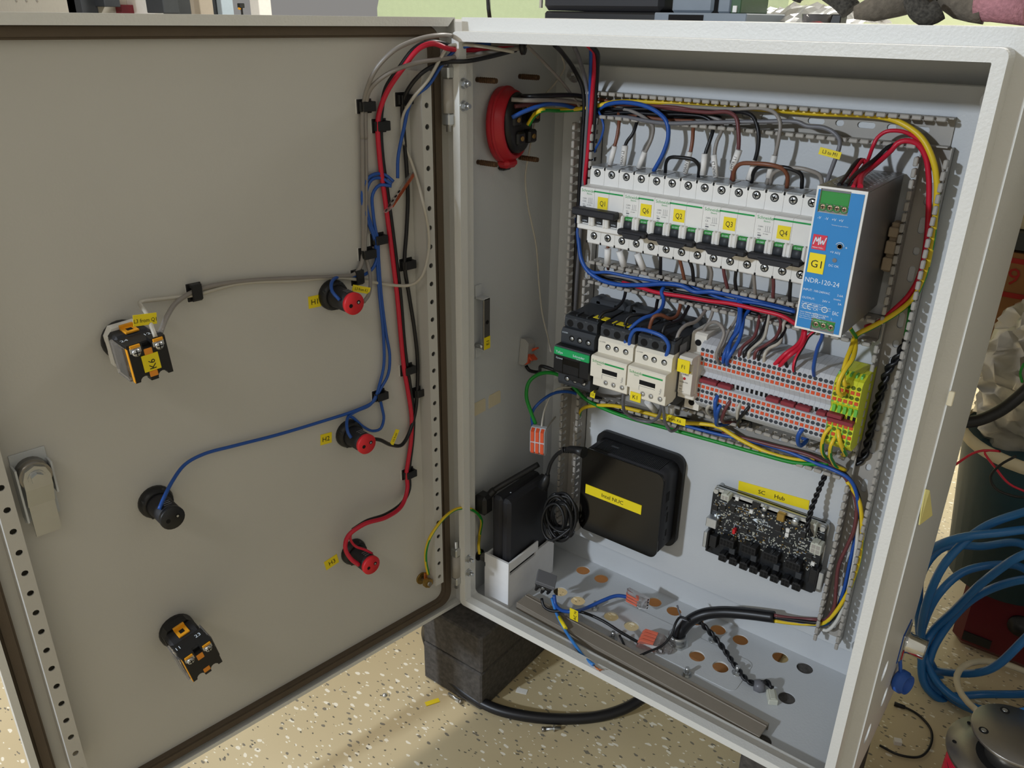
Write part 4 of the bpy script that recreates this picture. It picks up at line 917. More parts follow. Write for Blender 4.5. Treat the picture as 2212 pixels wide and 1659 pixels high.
t, P = wire('grey wire with a MAIN sleeve into the last top screw of breaker Q2', 'grey', 1.9, [Z(1400, 300, 160), Z(1395, 385, 152), Z(1360, 460, 148), Z(1340, 570, 146), Z(1352, 755, 146)], g_top); sleeve(t, Z(1334, 570, 145), Z(1350, 748, 145), 'MAIN L3', 2.9)
t, P = wire('dark brown wire with an MTR L1 sleeve into breaker Q3', 'maroon', 2.0, [Z(880, 185, 160), Z(1100, 215, 155), Z(1300, 232, 152), Z(1450, 230, 150), Z(1510, 270, 148), Z(1530, 375, 146), Z(1530, 520, 145), Z(1475, 770, 146)], g_top); sleeve(t, Z(1535, 530, 143), Z(1480, 688, 143), 'MTR L1', 3.4)
wire('brown jumper wire looping from breaker Q3 to Q4', 'brown', 2.1, [Z(1490, 775, 146), Z(1500, 690, 141), Z(1545, 642, 137), Z(1660, 638, 135), Z(1800, 652, 135), Z(1890, 685, 138), Z(1922, 745, 142), Z(1915, 830, 146)], g_j)
t, P = wire('black wire with a blank sleeve into the middle top screw of breaker Q3', 'black', 2.0, [Z(1450, 228, 158), Z(1580, 232, 152), Z(1650, 270, 150), Z(1690, 390, 147), Z(1685, 520, 146), Z(1660, 620, 146), Z(1605, 775, 146)], g_top); sleeve(t, Z(1665, 615, 145), Z(1610, 768, 145), None, 3)
wire('black jumper wire looping from the middle of Q3 to Q4', 'black', 2.0, [Z(1635, 790, 147), Z(1650, 710, 143), Z(1690, 668, 140), Z(1800, 662, 139), Z(1950, 682, 139), Z(2030, 725, 142), Z(2035, 835, 146)], g_j)
t, P = wire('pale grey wire with a blank sleeve into the last top screw of breaker Q3', 'grey', 1.9, [Z(900, 170, 162), Z(1200, 190, 156), Z(1500, 205, 153), Z(1720, 200, 152), Z(1820, 235, 150), Z(1862, 310, 148), Z(1850, 450, 146), Z(1822, 575, 146), Z(1755, 805, 147)], g_top); sleeve(t, Z(1818, 575, 145), Z(1768, 752, 145), None, 2.8)
wire('grey jumper wire looping from the end of Q3 to the end of Q4', 'grey', 2.0, [Z(1785, 805, 148), Z(1800, 730, 144), Z(1850, 690, 141), Z(1960, 672, 140), Z(2080, 690, 140), Z(2180, 735, 143), Z(2200, 830, 146)], g_j)
# long wires lying in the upper duct
g_d1 = 'wires lying in the uppermost duct'
wire('long grey wire crossing the front of the upper duct to the L3 flag', 'grey2', 2.1, [Z(330, 240, 165), Z(430, 265, 158), Z(650, 272, 152), Z(800, 300, 150), Z(950, 318, 149), Z(1250, 312, 149), Z(1700, 305, 150), Z(2000, 308, 150), (1742, 272, 150), (1780, 276, 149), (1803, 288, 148), (1814, 303, 148), (1812, 322, 147), (1802, 350, 146), (1790, 382, 146), (1785, 398, 147)], g_d1)
t = bpy.data.objects[[o.name for o in bpy.data.objects if o.get('label', '').startswith('long grey wire crossing')][0]]
flag(t, (1793, 331, 144), 20, 6.5, (.15, 0, 1), 'L3 to M1', 4.6)
for i, (c, lab, pts) in enumerate((
    ('black', 'black wire at the back of the upper duct, ending above Q2', ((330, 215), (500, 190), (700, 215), (900, 225), (1150, 235), (1330, 300))),
    ('black', 'black wire along the floor of the upper duct from the left end', ((320, 250), (480, 225), (700, 250), (950, 270), (1200, 262), (1390, 275))),
    ('grey', 'grey wire at the back of the upper duct under the yellow one', ((380, 170), (560, 175), (760, 180), (950, 190), (1230, 240), (1400, 300))),
    ('brown', 'light brown wire in the upper duct above breaker Q6', ((390, 125), (480, 140), (620, 225), (800, 270), (950, 290), (1180, 300))),
    ('black', 'black wire in the upper duct reaching over Q3', ((520, 205), (800, 205), (1100, 225), (1300, 228), (1500, 220), (1600, 240))),
    ('black', 'black wire in the upper duct between the brown and grey ones', ((450, 245), (650, 232), (900, 248), (1100, 250), (1260, 270), (1340, 320))))):
    wire(lab, c, 1.9, [Z(a, b, 168-i*1.4) for a, b in pts], g_d1)
wire('dark red-brown wire in the upper duct', 'maroon', 1.8, [Z(560, 165, 160), Z(860, 180, 157), Z(1050, 195, 156), Z(1250, 230, 155)], g_d1)
# yellow-green earth conductor from the inlet round the whole plate
wire('yellow and green earth wire from the red inlet round to the earth terminals', YG, 2.6, [('x', 1141, 270, 20), ('x', 1152, 252, 26), (1168, 239, 95), (1210, 238, 140), (1246, 236, 156), (1290, 229, 158), (1330, 221, 160), (1450, 222, 162), (1590, 231, 162), (1750, 244, 162), (1900, 252, 160), (1945, 265, 156), (1990, 297, 154), (2015, 345, 152), (2024, 395, 153), (2022, 450, 156), (2012, 530, 160), (1995, 600, 160), (1972, 645, 158), (1930, 680, 154), (1880, 708, 150), (1852, 722, 148), (1846, 730, 150)], 'main supply wires from the red inlet')
wire('blue wire from the red inlet into the upper duct', 'blue', 2.3, [('x', 1106, 254, 20), ('x', 1130, 242, 28), (1175, 226, 100), (1215, 226, 135), (1250, 236, 160), (1290, 240, 166)], 'main supply wires from the red inlet')
wire('grey wire from the red inlet into the upper duct', 'grey', 2.3, [('x', 1105, 215, 20), ('x', 1140, 217, 34), (1190, 216, 110), (1240, 220, 150), (1262, 224, 162)], 'main supply wires from the red inlet')
wire('black wire from the red inlet into the upper duct', 'black', 2.5, [('x', 1128, 208, 20), ('x', 1150, 208, 34), (1190, 206, 110), (1250, 207, 152), (1275, 213, 164)], 'main supply wires from the red inlet')
wire('brown wire from the red inlet into the upper duct', 'maroon', 2.3, [('x', 1112, 230, 18), (1180, 221, 110), (1245, 226, 158), (1270, 228, 165)], 'main supply wires from the red inlet')
# supply leads of the power supply
g_ps = 'leads of the blue power supply'
wire('red power lead rising from the first plus screw of the power supply', ('red', 'black'), 1.7, [(1843, 404, 70), (1852, 385, 95), (1862, 365, 120), (1875, 345, 138), (1885, 318, 148), (1895, 298, 150), (1915, 284, 150), (1950, 284, 152), (1975, 296, 154), (1996, 316, 156), (2008, 350, 158)], g_ps)
wire('red power lead running down the right duct from the power supply', 'red', 2.4, [(1858, 404, 72), (1860, 385, 95), (1870, 372, 120), (1895, 352, 138), (1925, 325, 147), (1938, 310, 149), (1955, 304, 150), (1980, 310, 152), (1998, 335, 154), (2006, 380, 155), (2006, 450, 157), (2001, 520, 159), (1988, 590, 160), (1965, 635, 160), (1930, 670, 158), (1895, 698, 158), (1870, 706, 162)], g_ps)
wire('black power lead rising from the first minus screw of the power supply', 'black', 1.8, [(1812, 400, 70), (1828, 380, 95), (1846, 355, 120), (1858, 345, 135), (1868, 347, 138)], g_ps)
wire('black power lead rising from the second minus screw of the power supply', 'black', 1.8, [(1826, 402, 70), (1845, 380, 95), (1868, 360, 120), (1892, 342, 138), (1918, 318, 146), (1932, 312, 150)], g_ps)
wire('red lead folded over beside the black one above the power supply', 'red', 1.8, [(1830, 402, 78), (1843, 375, 105), (1858, 352, 128), (1866, 345, 137), (1868, 352, 132)], g_ps)
# lower screws of the breakers
g_lo = 'wires out of the bottom screws of the breakers'
for col, lab, pts in (
    ('black', 'black wire under breaker Q6 dropping into the middle duct', ((1427, 548), (1427, 565), (1427, 592))),
    ('brown', 'brown wire under the left pole of breaker Q2', ((1467, 556), (1472, 575), (1478, 602))),
    ('black', 'black wire under the middle pole of breaker Q2', ((1488, 560), (1495, 578), (1498, 606))),
    ('grey', 'grey wire under the right pole of breaker Q2', ((1530, 568), (1537, 588), (1534, 613))),
    ('maroon', 'dark brown wire under the left pole of breaker Q3', ((1562, 574), (1565, 595), (1571, 620))),
    ('black', 'black wire under the middle pole of breaker Q3', ((1591, 578), (1588, 605), (1590, 624))),
    ('grey', 'pale grey wire under the right pole of breaker Q3', ((1627, 584), (1629, 605), (1631, 632))),
    ('maroon', 'dark brown wire under the left pole of breaker Q4', ((1670, 592), (1671, 615), (1670, 640))),
    ('black', 'black wire under the middle pole of breaker Q4', ((1708, 599), (1707, 620), (1706, 648)))):
    wire(lab, col, 1.9, [(pts[0][0], pts[0][1], 145), (pts[1][0], pts[1][1], 147), (pts[2][0], pts[2][1], 153), (pts[2][0]+2, pts[2][1]+12, 166)], g_lo)
for i, (a, b, lab) in enumerate((((1313, 534), (1312, 571), 'white sleeved wire under the left pole of breaker Q1'), ((1338, 540), (1348, 576), 'white sleeved wire under the middle pole of breaker Q1'), ((1376, 545), (1390, 582), 'white sleeved wire under the right pole of breaker Q1'))):
    t, P = wire(lab, 'brown' if i == 0 else 'grey', 1.8, [(a[0], a[1]-4, 145), ((a[0]+b[0])/2, (a[1]+b[1])/2, 148), (b[0], b[1], 152), (b[0]+2, b[1]+10, 164)], g_lo)
    sleeve(t, (a[0], a[1]+2, 145), (b[0], b[1]-1, 149), None, 3.8)
# middle duct
g_d2 = 'wires lying in the middle duct'
wire('thick blue wire swinging out of the left duct into the middle duct', 'blue', 2.6, [(1246, 470, 164), (1250, 520, 160), (1256, 560, 156), (1270, 585, 153), (1295, 603, 152), (1330, 614, 151), (1380, 616, 151), (1440, 613, 151), (1475, 618, 152), (1500, 630, 154), (1540, 630, 154), (1590, 640, 158), (1650, 655, 160), (1716, 672, 160)], g_d2)
wire('thin blue wire above the thick one in the middle duct', 'blue', 1.8, [(1252, 545, 160), (1262, 573, 156), (1282, 588, 154), (1310, 588, 154), (1360, 598, 156), (1430, 610, 158), (1500, 622, 160), (1560, 645, 158), (1640, 656, 156), (1718, 674, 154)], g_d2)
wire('red wire running the length of the middle duct', 'red', 2.3, [(1345, 610, 160), (1380, 620, 154), (1420, 632, 151), (1480, 641, 151), (1530, 650, 151), (1580, 656, 150), (1640, 670, 149), (1690, 683, 149), (1722, 702, 150)], g_d2)
wire('black wire under the red one in the middle duct', 'black', 1.8, [(1290, 600, 166), (1360, 625, 164), (1430, 640, 162), (1500, 650, 160), (1560, 660, 160), (1640, 680, 160)], g_d2)
wire('second black wire at the back of the middle duct', 'black', 1.8, [(1270, 590, 168), (1340, 605, 168), (1420, 622, 168), (1520, 640, 168), (1640, 662, 168), (1716, 680, 168)], g_d2)
wire('grey wire at the back of the middle duct', 'grey', 1.7, [(1300, 592, 167), (1370, 606, 167), (1400, 625, 166), (1480, 640, 166), (1600, 668, 166)], g_d2)
# contactor wires
k3 = .2411
def K(a, b, y): return (1160+k3*a, 560+k3*b, y)
g_k = 'wires into the top of the contactors'
wire('black wire into the black contactor from the middle duct', 'black', 1.9, [K(795, 270, 160), K(790, 310, 150), K(765, 380, 135), K(690, 450, 122), K(600, 475, 112), K(560, 520, 107), K(545, 595, 104)], g_k)
wire('black wire curling into the middle contactor', 'black', 1.9, [K(1085, 350, 160), K(1075, 390, 150), K(1060, 450, 138), K(1000, 500, 126), K(900, 498, 114), K(830, 510, 108), K(795, 560, 105), K(785, 640, 104)], g_k)
wire('blue wire from the middle duct to the cream middle contactor', 'blue', 2.2, [K(1140, 250, 155), K(1115, 290, 150), K(1135, 360, 146), K(1115, 440, 134), K(1050, 495, 124), K(950, 530, 112), K(850, 610, 102), K(800, 700, 97), K(790, 785, 96)], g_k)
wire('blue wire arching between the two cream contactors', 'blue', 2.2, [K(828, 790, 96), K(836, 700, 94), K(875, 635, 94), K(940, 630, 93), K(1040, 655, 92), K(1135, 700, 92), K(1180, 770, 93), K(1150, 890, 95)], g_k)
wire('orange-brown wire curling into contactor K1', 'brown', 2.1, [K(1290, 380, 156), K(1280, 440, 146), K(1250, 510, 134), K(1190, 532, 122), K(1110, 500, 112), K(1050, 512, 106), K(1015, 590, 104), K(1000, 700, 103)], g_k)
wire('black wire curling into the middle of contactor K1', 'black', 2.0, [K(1375, 390, 156), K(1345, 450, 146), K(1290, 540, 132), K(1210, 572, 118), K(1150, 590, 110), K(1115, 690, 104)], g_k)
wire('grey wire curling into the right side of contactor K1', 'grey', 1.9, [K(1520, 440, 154), K(1495, 480, 146), K(1420, 560, 130), K(1330, 592, 116), K(1275, 650, 108), K(1240, 755, 103)], g_k)
wire('grey wire from the middle duct into fuse holder F1', 'grey', 1.8, [K(1580, 420, 156), K(1570, 480, 150), K(1540, 560, 146), K(1490, 640, 144), K(1460, 700, 143)], g_k)
k4 = .2291
def T(a, b, y): return (1460+k4*a, 640+k4*b, y)
g_t = 'wires into the upper row of the terminals'
wire('grey wire arching from fuse holder F1 to the fourth terminal', 'grey', 1.8, [T(240, 378, 143), T(285, 285, 136), T(350, 242, 130), T(415, 265, 126), T(455, 345, 122), T(425, 440, 118), T(385, 530, 116), T(385, 590, 118), T(408, 632, 124)], g_t)
wire('pale grey wire into the fifth terminal', 'grey', 1.7, [T(600, 130, 156), T(555, 240, 146), T(495, 330, 138), T(450, 450, 128), T(415, 545, 122), T(418, 575, 126)], g_t)
for lab, pts in (('blue wire into the grey terminals, left of the three', ((590, 30, 158), (600, 150, 150), (575, 300, 142), (510, 430, 130), (455, 560, 120), (448, 640, 126))),
                 ('blue wire into the grey terminals, middle of the three', ((620, 40, 158), (610, 160, 148), (600, 300, 138), (520, 420, 128), (490, 540, 118), (470, 600, 126))),
                 ('blue wire into the grey terminals, right of the three', ((700, 120, 160), (640, 200, 150), (630, 270, 142), (600, 400, 130), (520, 540, 118), (485, 600, 118), (487, 655, 126)))):
    wire(lab, 'blue', 2.1, [T(*q) for q in pts], g_t)
for col, lab, pts in (
    ('maroon', 'brown wire into the terminals right of the blue ones', ((790, 180, 156), (778, 250, 148), (735, 385, 136), (645, 460, 128), (605, 520, 122), (596, 585, 126))),
    ('black', 'black wire into the terminals beside the left pale wire', ((880, 150, 158), (840, 265, 148), (780, 390, 136), (690, 480, 128), (650, 530, 122), (640, 595, 126))),
    ('ltgrey', 'pale grey wire into the terminals beside the left black wire', ((880, 170, 156), (862, 270, 148), (825, 400, 136), (730, 485, 128), (690, 530, 122), (684, 605, 126))),
    ('maroon', 'dark brown wire into the middle terminals', ((960, 180, 158), (990, 250, 150), (940, 390, 136), (830, 470, 128), (760, 515, 122), (735, 615, 126))),
    ('black', 'black wire into the middle terminals', ((1045, 240, 156), (1025, 320, 148), (970, 410, 136), (830, 490, 128), (790, 540, 122), (778, 625, 126))),
    ('ltgrey', 'pale grey wire into the middle terminals', ((1060, 210, 158), (1020, 250, 150), (1005, 330, 146), (975, 440, 134), (880, 490, 128), (840, 540, 122), (828, 645, 126))),
    ('red', 'thick red wire into the terminals, upper of the three', ((1205, 320, 140), (1195, 380, 136), (1150, 455, 130), (1030, 545, 122), (915, 660, 126))),
    ('red', 'thick red wire into the terminals, lower of the three', ((1218, 320, 138), (1210, 400, 134), (1170, 480, 128), (1070, 560, 120), (965, 675, 126))),
    ('black', 'thin black wire into the terminals between the red ones', ((1190, 440, 136), (1100, 520, 128), (1035, 600, 122), (1062, 700, 127)))):
    wire(lab, col, 1.75 if 'red' not in col else 2.2, [T(*q) for q in pts], g_t)
wire('red and black striped wire into the right terminals', ('red', 'black'), 1.8, [T(1310, 330, 140), T(1250, 380, 138), T(1200, 470, 130), T(1130, 590, 120), T(1112, 660, 118), T(1115, 715, 126)], g_t)
wire('blue wire from the power supply into the last grey terminals', 'blue', 1.9, [T(1380, 330, 84), T(1380, 385, 90), T(1340, 480, 100), T(1310, 600, 110), T(1298, 690, 116), T(1305, 760, 126)], g_t)
wire('yellow and green wire loop into the earth terminals, left of the two', (YG), 2.2, [T(1680, 395, 148), T(1655, 480, 138), T(1605, 610, 124), T(1578, 730, 116), T(1590, 830, 112), T(1625, 835, 124)], g_t)
wire('yellow and green wire loop into the earth terminals, right of the two', YG, 2.3, [T(1690, 395, 150), T(1690, 500, 138), T(1660, 600, 124), T(1590, 700, 114), T(1540, 800, 109), T(1530, 900, 108), T(1560, 935, 111), T(1605, 915, 124)], g_t)
wire('short yellow and green wire under the power supply', YG, 2.0, [(1836, 708, 120), (1842, 718, 132), (1848, 728, 148), (1848, 740, 152)], g_ps)
wire('red wire going down from the middle duct to the terminals', 'red', 2.0, [(1735, 705, 130), (1736, 715, 138), (1737, 725, 140)], g_t)
g_b = 'wires out of the lower row of the terminals'
for col, lab, pts in (
    ('ltgrey', 'pale grey wire looping below the first terminals', ((345, 1000, 126), (300, 1045, 124), (300, 1090, 132), (360, 1135, 150), (430, 1150, 164))),
    ('grey', 'grey wire from fuse holder F1 into the lowest duct', ((210, 1020, 145), (260, 1070, 148), (310, 1130, 156))),
    ('blue', 'blue wire bending down from the lower terminals, left of the two', ((402, 925, 126), (375, 980, 120), (372, 1080, 122), (385, 1205, 146))),
    ('blue', 'blue wire bending down from the lower terminals, right of the two', ((432, 1015, 126), (402, 1060, 121), (388, 1140, 128), (400, 1215, 150), (520, 1190, 164))),
    ('maroon', 'dark brown wire from the lower terminals', ((532, 965, 126), (485, 1030, 121), (445, 1120, 124), (445, 1185, 140), (520, 1190, 152), (640, 1210, 164))),
    ('ltgrey', 'cream wire from the lower terminals', ((622, 985, 126), (585, 1060, 121), (580, 1140, 126), (605, 1180, 150))),
    ('black', 'black wire from the lower terminals', ((714, 1015, 126), (655, 1085, 121), (590, 1170, 130), (600, 1230, 152))),
    ('black', 'black wire looping into the lowest duct below the terminals', ((600, 1190, 156), (650, 1165, 150), (700, 1190, 148), (700, 1250, 156)))):
    wire(lab, col, 1.9 if col != 'blue' else 2.3, [T(*q) for q in pts], g_b)
wire('blue wire curled in a loop below the right terminals', 'blue', 2.2, [T(1218, 1235, 126), T(1165, 1290, 121), T(1150, 1370, 126), T(1180, 1408, 136), T(1225, 1370, 142), T(1235, 1335, 146), T(1195, 1340, 152)], g_b)
wire('yellow and green wire from the earth terminals, leftmost of three', YG, 2.0, [T(1480, 1215, 126), T(1410, 1290, 120), T(1378, 1400, 124), T(1390, 1490, 136), T(1430, 1520, 146), T(1470, 1480, 156)], g_b)
wire('yellow and green wire from the earth terminals, middle of three', YG, 2.0, [T(1510, 1310, 126), T(1465, 1400, 120), T(1455, 1500, 128), T(1475, 1550, 140), T(1510, 1600, 152), T(1600, 1640, 160)], g_b)
wire('yellow and green wire from the earth terminals, rightmost of three', YG, 2.2, [T(1530, 1235, 126), T(1540, 1340, 120), T(1575, 1440, 126), T(1600, 1490, 142), T(1560, 1500, 160)], g_b)
# lowest duct
g_d3 = 'wires lying in the lowest duct'
wire('green wire from the hanging three-way connector through the lowest duct', ('green', 'green'), 2.3, [(1157, 915, 100), (1147, 890, 96), (1137, 855, 96), (1143, 825, 104), (1165, 808, 116), (1195, 806, 130), (1225, 822, 142), (1265, 862, 150), (1310, 885, 149), (1360, 903, 149), (1440, 925, 149), (1550, 955, 150), (1640, 980, 150), (1720, 1000, 152), (1790, 1003, 158)], g_d3)
wire('blue wire from the hanging three-way connector into the lowest duct', 'blue', 2.0, [(1151, 920, 102), (1150, 890, 102), (1165, 870, 110), (1195, 850, 128), (1225, 846, 144), (1250, 852, 156), (1290, 866, 160), (1330, 880, 164)], g_d3)
wire('grey wire from the wall connector into the left duct', 'ltgrey', 1.2, [('x', 1200, 900, 20), (1170, 930, 100), (1178, 880, 116), (1200, 842, 132), (1235, 836, 150)], g_d3)
wire('yellow wire curling from the left duct along the lowest duct', YG, 2.3, [(1251, 900, 160), (1254, 888, 156), (1264, 880, 152), (1290, 876, 150), (1330, 877, 149), (1400, 893, 149), (1470, 912, 150), (1520, 916, 152), (1552, 922, 154), (1600, 950, 154), (1660, 978, 154), (1720, 993, 156), (1760, 995, 160)], g_d3)
wire('blue wire along the front of the lowest duct', 'blue', 2.0, [(1440, 910, 156), (1500, 925, 154), (1560, 940, 156), (1620, 952, 158), (1700, 975, 158), (1760, 1000, 155), (1800, 1015, 152), (1835, 1035, 152), (1852, 1075, 156), (1850, 1140, 162), (1835, 1220, 164), (1818, 1290, 164), (1790, 1345, 164), (1770, 1350, 164), (1720, 1345, 158), (1672, 1335, 152)], g_d3)
for i, (col, lab, r, pts) in enumerate((
    ('black', 'thick black wire bending from the lowest duct down the right duct', 2.4, ((1250, 850), (1330, 885), (1430, 908), (1560, 938), (1680, 968), (1760, 992), (1810, 1012), (1842, 1045), (1858, 1090), (1858, 1150), (1846, 1220), (1826, 1290), (1800, 1335), (1775, 1345), (1720, 1340), (1672, 1333))),
    ('black', 'second black wire in the lowest duct behind the contactor tails', 2.2, ((1228, 832), (1270, 865), (1330, 878), (1420, 898), (1480, 905), (1530, 925))),
    ('grey', 'light grey wire in the lowest duct under the contactors', 2.2, ((1232, 826), (1262, 852), (1285, 866), (1340, 878), (1400, 893), (1450, 903), (1520, 915))),
    ('white', 'white wire bending down the right duct beside the black ones', 2.1, ((1600, 945), (1700, 972), (1770, 992), (1815, 1020), (1840, 1055), (1850, 1100), (1852, 1160), (1842, 1230), (1825, 1300), (1805, 1345), (1785, 1362), (1772, 1358))),
    ('maroon', 'dark brown wire bending down the right duct to the thick cable', 2.1, ((1560, 935), (1660, 960), (1760, 988), (1820, 1025), (1848, 1080), (1846, 1140), (1830, 1180), (1812, 1220), (1806, 1270), (1802, 1310), (1785, 1338), (1760, 1338), (1710, 1335), (1672, 1329))),
    ('yellow', 'yellow earth wire leaving the right duct to the thick cable', 2.2, ((1830, 1040), (1855, 1080), (1862, 1130), (1858, 1200), (1840, 1260), (1820, 1300), (1800, 1328), (1780, 1346), (1755, 1348), (1710, 1346), (1672, 1341))))):
    ys = [164-i*1.2]*len(pts); n = len(pts)
    if 'cable' in lab or 'thick black' in lab: ys = [162-i*1.0]*(n-3)+[162, 156, 150]
    wire(lab, col if col != 'yellow' else YG, r, [(u, v, y) for (u, v), y in zip(pts, ys)], g_d3)
t, P = wire('grey wire hanging in a loop below contactor K1 with an L3 flag', 'grey2', 2.0, [(1431, 870, 96), (1434, 890, 104), (1438, 915, 122), (1450, 931, 132), (1463, 925, 142), (1466, 905, 152)], 'grey wires hanging under the contactors')
flag(t, (1453, 905, 126), 32, 8.5, (-.02, 0, 1), 'L3 from K6', 5.4)
wire('long grey wire hanging in a loop from the middle contactor to K1', 'grey2', 2.0, [(1348, 843, 92), (1346, 870, 104), (1352, 892, 122), (1375, 906, 134), (1400, 911, 138), (1420, 903, 126), (1428, 885, 108), (1428, 868, 96)], 'grey wires hanging under the contactors')
t, P = wire('black wire with a small yellow tag under the black contactor', 'black', 2.0, [(1290, 838, 110), (1282, 850, 128), (1270, 852, 150), (1300, 862, 160)], 'grey wires hanging under the contactors')
flag(t, (1281, 850, 120), 6.5, 11, (.1, 0, 1), 'L3', 4)
ob('marker_sleeve', MB().cyl(AY(1398, 868, 118), AY(1415, 887, 134), 3.6, n=12), m_sleeve, None, 'white marker sleeve below contactor K1, left of the grey loop', 'sleeve', 'white sleeves under contactor K1')
ob('marker_sleeve', MB().cyl(AY(1450, 877, 118), AY(1450, 896, 134), 3.4, n=12), m_sleeve, None, 'white marker sleeve hanging between contactor K1 and fuse holder', 'sleeve', 'white sleeves under contactor K1')
# left vertical duct bundle
g_l = 'wires running down the left duct'
for i, (col, lab, r, pts) in enumerate((
    ('black', 'black wire entering the left duct from the cabinet roof, leftmost', 2.3, ((1198, 97, 60), (1215, 115, 100), (1240, 150, 140), (1257, 185, 152), (1262, 220, 156), (1258, 300, 158), (1252, 400, 160), (1246, 500, 162), (1241, 600, 164), (1236, 680, 166))),
    ('grey2', 'grey wire running straight down the left duct', 2.3, ((1240, 100, 90), (1252, 130, 120), (1268, 190, 150), (1270, 220, 153), (1266, 300, 156), (1260, 400, 159), (1252, 520, 162), (1246, 600, 164), (1240, 690, 166))),
    ('blue', 'dark blue wire down the left duct beside the red one', 2.0, ((1277, 100, 100), (1276, 150, 130), (1275, 200, 150), (1272, 260, 156), (1265, 350, 160), (1255, 450, 162), (1248, 520, 163))),
    ('red', 'red wire dropping behind breaker Q1', 2.5, ((1270, 97, 90), (1282, 112, 110), (1284, 150, 130), (1280, 200, 147), (1276, 260, 150), (1270, 330, 154), (1262, 400, 160), (1258, 450, 164))),
    ('black', 'black wire dropping behind breaker Q1 beside the red one', 2.5, ((1275, 97, 92), (1290, 115, 112), (1290, 150, 132), (1287, 200, 150), (1284, 260, 153), (1278, 330, 157), (1270, 400, 163))),
    ('blue', 'thin blue wire bulging out of the left duct beside breaker Q1', 1.3, ((1291, 236, 158), (1300, 256, 152), (1304, 275, 150), (1298, 300, 152), (1285, 325, 158), (1279, 345, 164))),
    ('grey', 'grey wire slanting across the top left of the plate', 1.6, ((1140, 100, 40), (1175, 135, 90), (1220, 185, 135), (1256, 236, 160))),
    ('ltgrey', 'thin pale wire hanging down the back left corner of the cabinet', 1.1, ((1205, 100, 80), (1215, 125, 120), (1218, 150, 150), (1195, 185, 160), (1170, 215, 150), (1150, 290, 135), (1143, 330, 128), (1135, 380, 126), (1140, 440, 128), (1158, 530, 140), (1165, 620, 150), (1172, 680, 150), (1184, 730, 140), (1190, 760, 126))))):
    wire(lab, col, r, pts, g_l)
wire('black wire from the wall connector to the black contactor', 'black', 2.3, [('p', -5, 141, 289), ('p', 0, 141, 284), ('p', 16, 140, 286), (1170, 791, 125), (1200, 800, 128)], g_l)
# thin twisted pairs
def twisted(label, pts, r, col, loc, group=None, pitch=14.0):
    P = spline([PT(q) for q in pts], 2.0); t = thing('twisted_pair', label, 'wire', P[0], group)
    for s_ in (0, math.pi):
        Q = []; L = 0
        for i, p in enumerate(P):
            if i: L += vlen(vsub(P[i], P[i-1]))
            d = vnorm(vsub(P[min(i+1, len(P)-1)], P[max(i-1, 0)])); e1 = vnorm(vcross(d, (0.3, 1, .2))); e2 = vcross(d, e1); a = L/pitch*2*math.pi+s_
            Q.append(tuple(p[k]+(e1[k]*math.cos(a)+e2[k]*math.sin(a))*r for k in range(3)))
        ob('conductor', MB().tube(Q, r, 6), W_[col], t)
    return t, P
twisted('twisted black pair running up from the circuit board into the lowest duct', [(1752, 1158, 146), (1744, 1140, 142), (1750, 1110, 146), (1760, 1080, 152), (1772, 1050, 156), (1783, 1025, 160)], 1.6, 'black', None, 'twisted black wire pairs')
twisted('twisted black pair down the right duct beside the earth terminals', [(1958, 735, 168), (1940, 770, 164), (1918, 800, 164), (1905, 840, 166), (1890, 890, 166), (1878, 940, 168), (1866, 985, 168), (1850, 1000, 170)], 2.2, 'black', None, 'twisted black wire pairs', 22)
wire('green wire peeping out beside the right duct', 'green', 1.4, [(1965, 660, 168), (1962, 690, 166), (1955, 725, 166)], 'twisted black wire pairs')
t, P = twisted('twisted black pair snaking over the cabinet floor to a white plug', [('z', 1486, 1338, 30), ('z', 1505, 1340, 26), ('z', 1530, 1362, 14), ('z', 1562, 1400, -2), ('z', 1590, 1440, -6), ('z', 1618, 1472, -6), ('z', 1640, 1478, -3), ('z', 1655, 1473, 0), ('z', 1668, 1487, -3)], 1.9, 'black', None, 'twisted black wire pairs', 20)
wp = AZ(1668, 1505, -6)
def FW(x, y, z): return (wp[0]+x*.5+y*.86, wp[1]-x*.86+y*.5, FZ+z)
ob('white_plug', MB(FW).box(-9, 9, -5.5, 5.5, .2, 7.5, 1).box(-9, 7, -3, 3, 7.4, 8.6, .4), m_natural, t, label='white nylon plug')
hs = AZ(1641, 1482, -6)
ob('heat_shrink', MB().tube([AZ(1628, 1480, -6), hs, AZ(1652, 1484, -6)], [6, 8, 6], 10), W_['grey2'], t)
wire('thin black wire curling from the twisted pair to the duct cover', 'black', 1.5, [('z', 1486, 1338, 30), ('z', 1470, 1333, 30), ('z', 1460, 1345, 26), ('z', 1450, 1372, 14), ('z', 1430, 1395, 4), ('z', 1400, 1408, 0), ('z', 1374, 1420, -2)], 'loose wires on the cabinet floor')
wire('short thin black wire end sticking up near the duct cover', 'black', 1.5, [('z', 1338, 1372, 2), ('z', 1346, 1388, -2), ('z', 1355, 1408, -4), ('z', 1372, 1421, -4)], 'loose wires on the cabinet floor')
wire('thin bare-ended grey wire standing up behind the thick cable', 'grey2', 1.2, [('z', 1463, 1308, 34), ('z', 1468, 1325, 30), ('z', 1476, 1338, 28), ('z', 1486, 1340, 28)], 'loose wires on the cabinet floor')
t, P = wire('bright blue wire hanging over the front lip with a bare copper end', 'ltblue', 2.0, [(1192, 1292, 70), (1202, 1325, 58), (1220, 1360, 42), (1240, 1390, 26), (1262, 1420, 12), (1282, 1436, 3)], 'loose wires on the cabinet floor')
for k in range(4): ob('copper_strand', MB().tube([P[-1], vadd(P[-1], (5+k*1.3, -1-k*.5, -2.2+k*.9)), vadd(P[-1], (9+k*1.6, -2, -4+k*1.9))], .45, 5), m_copper, t)
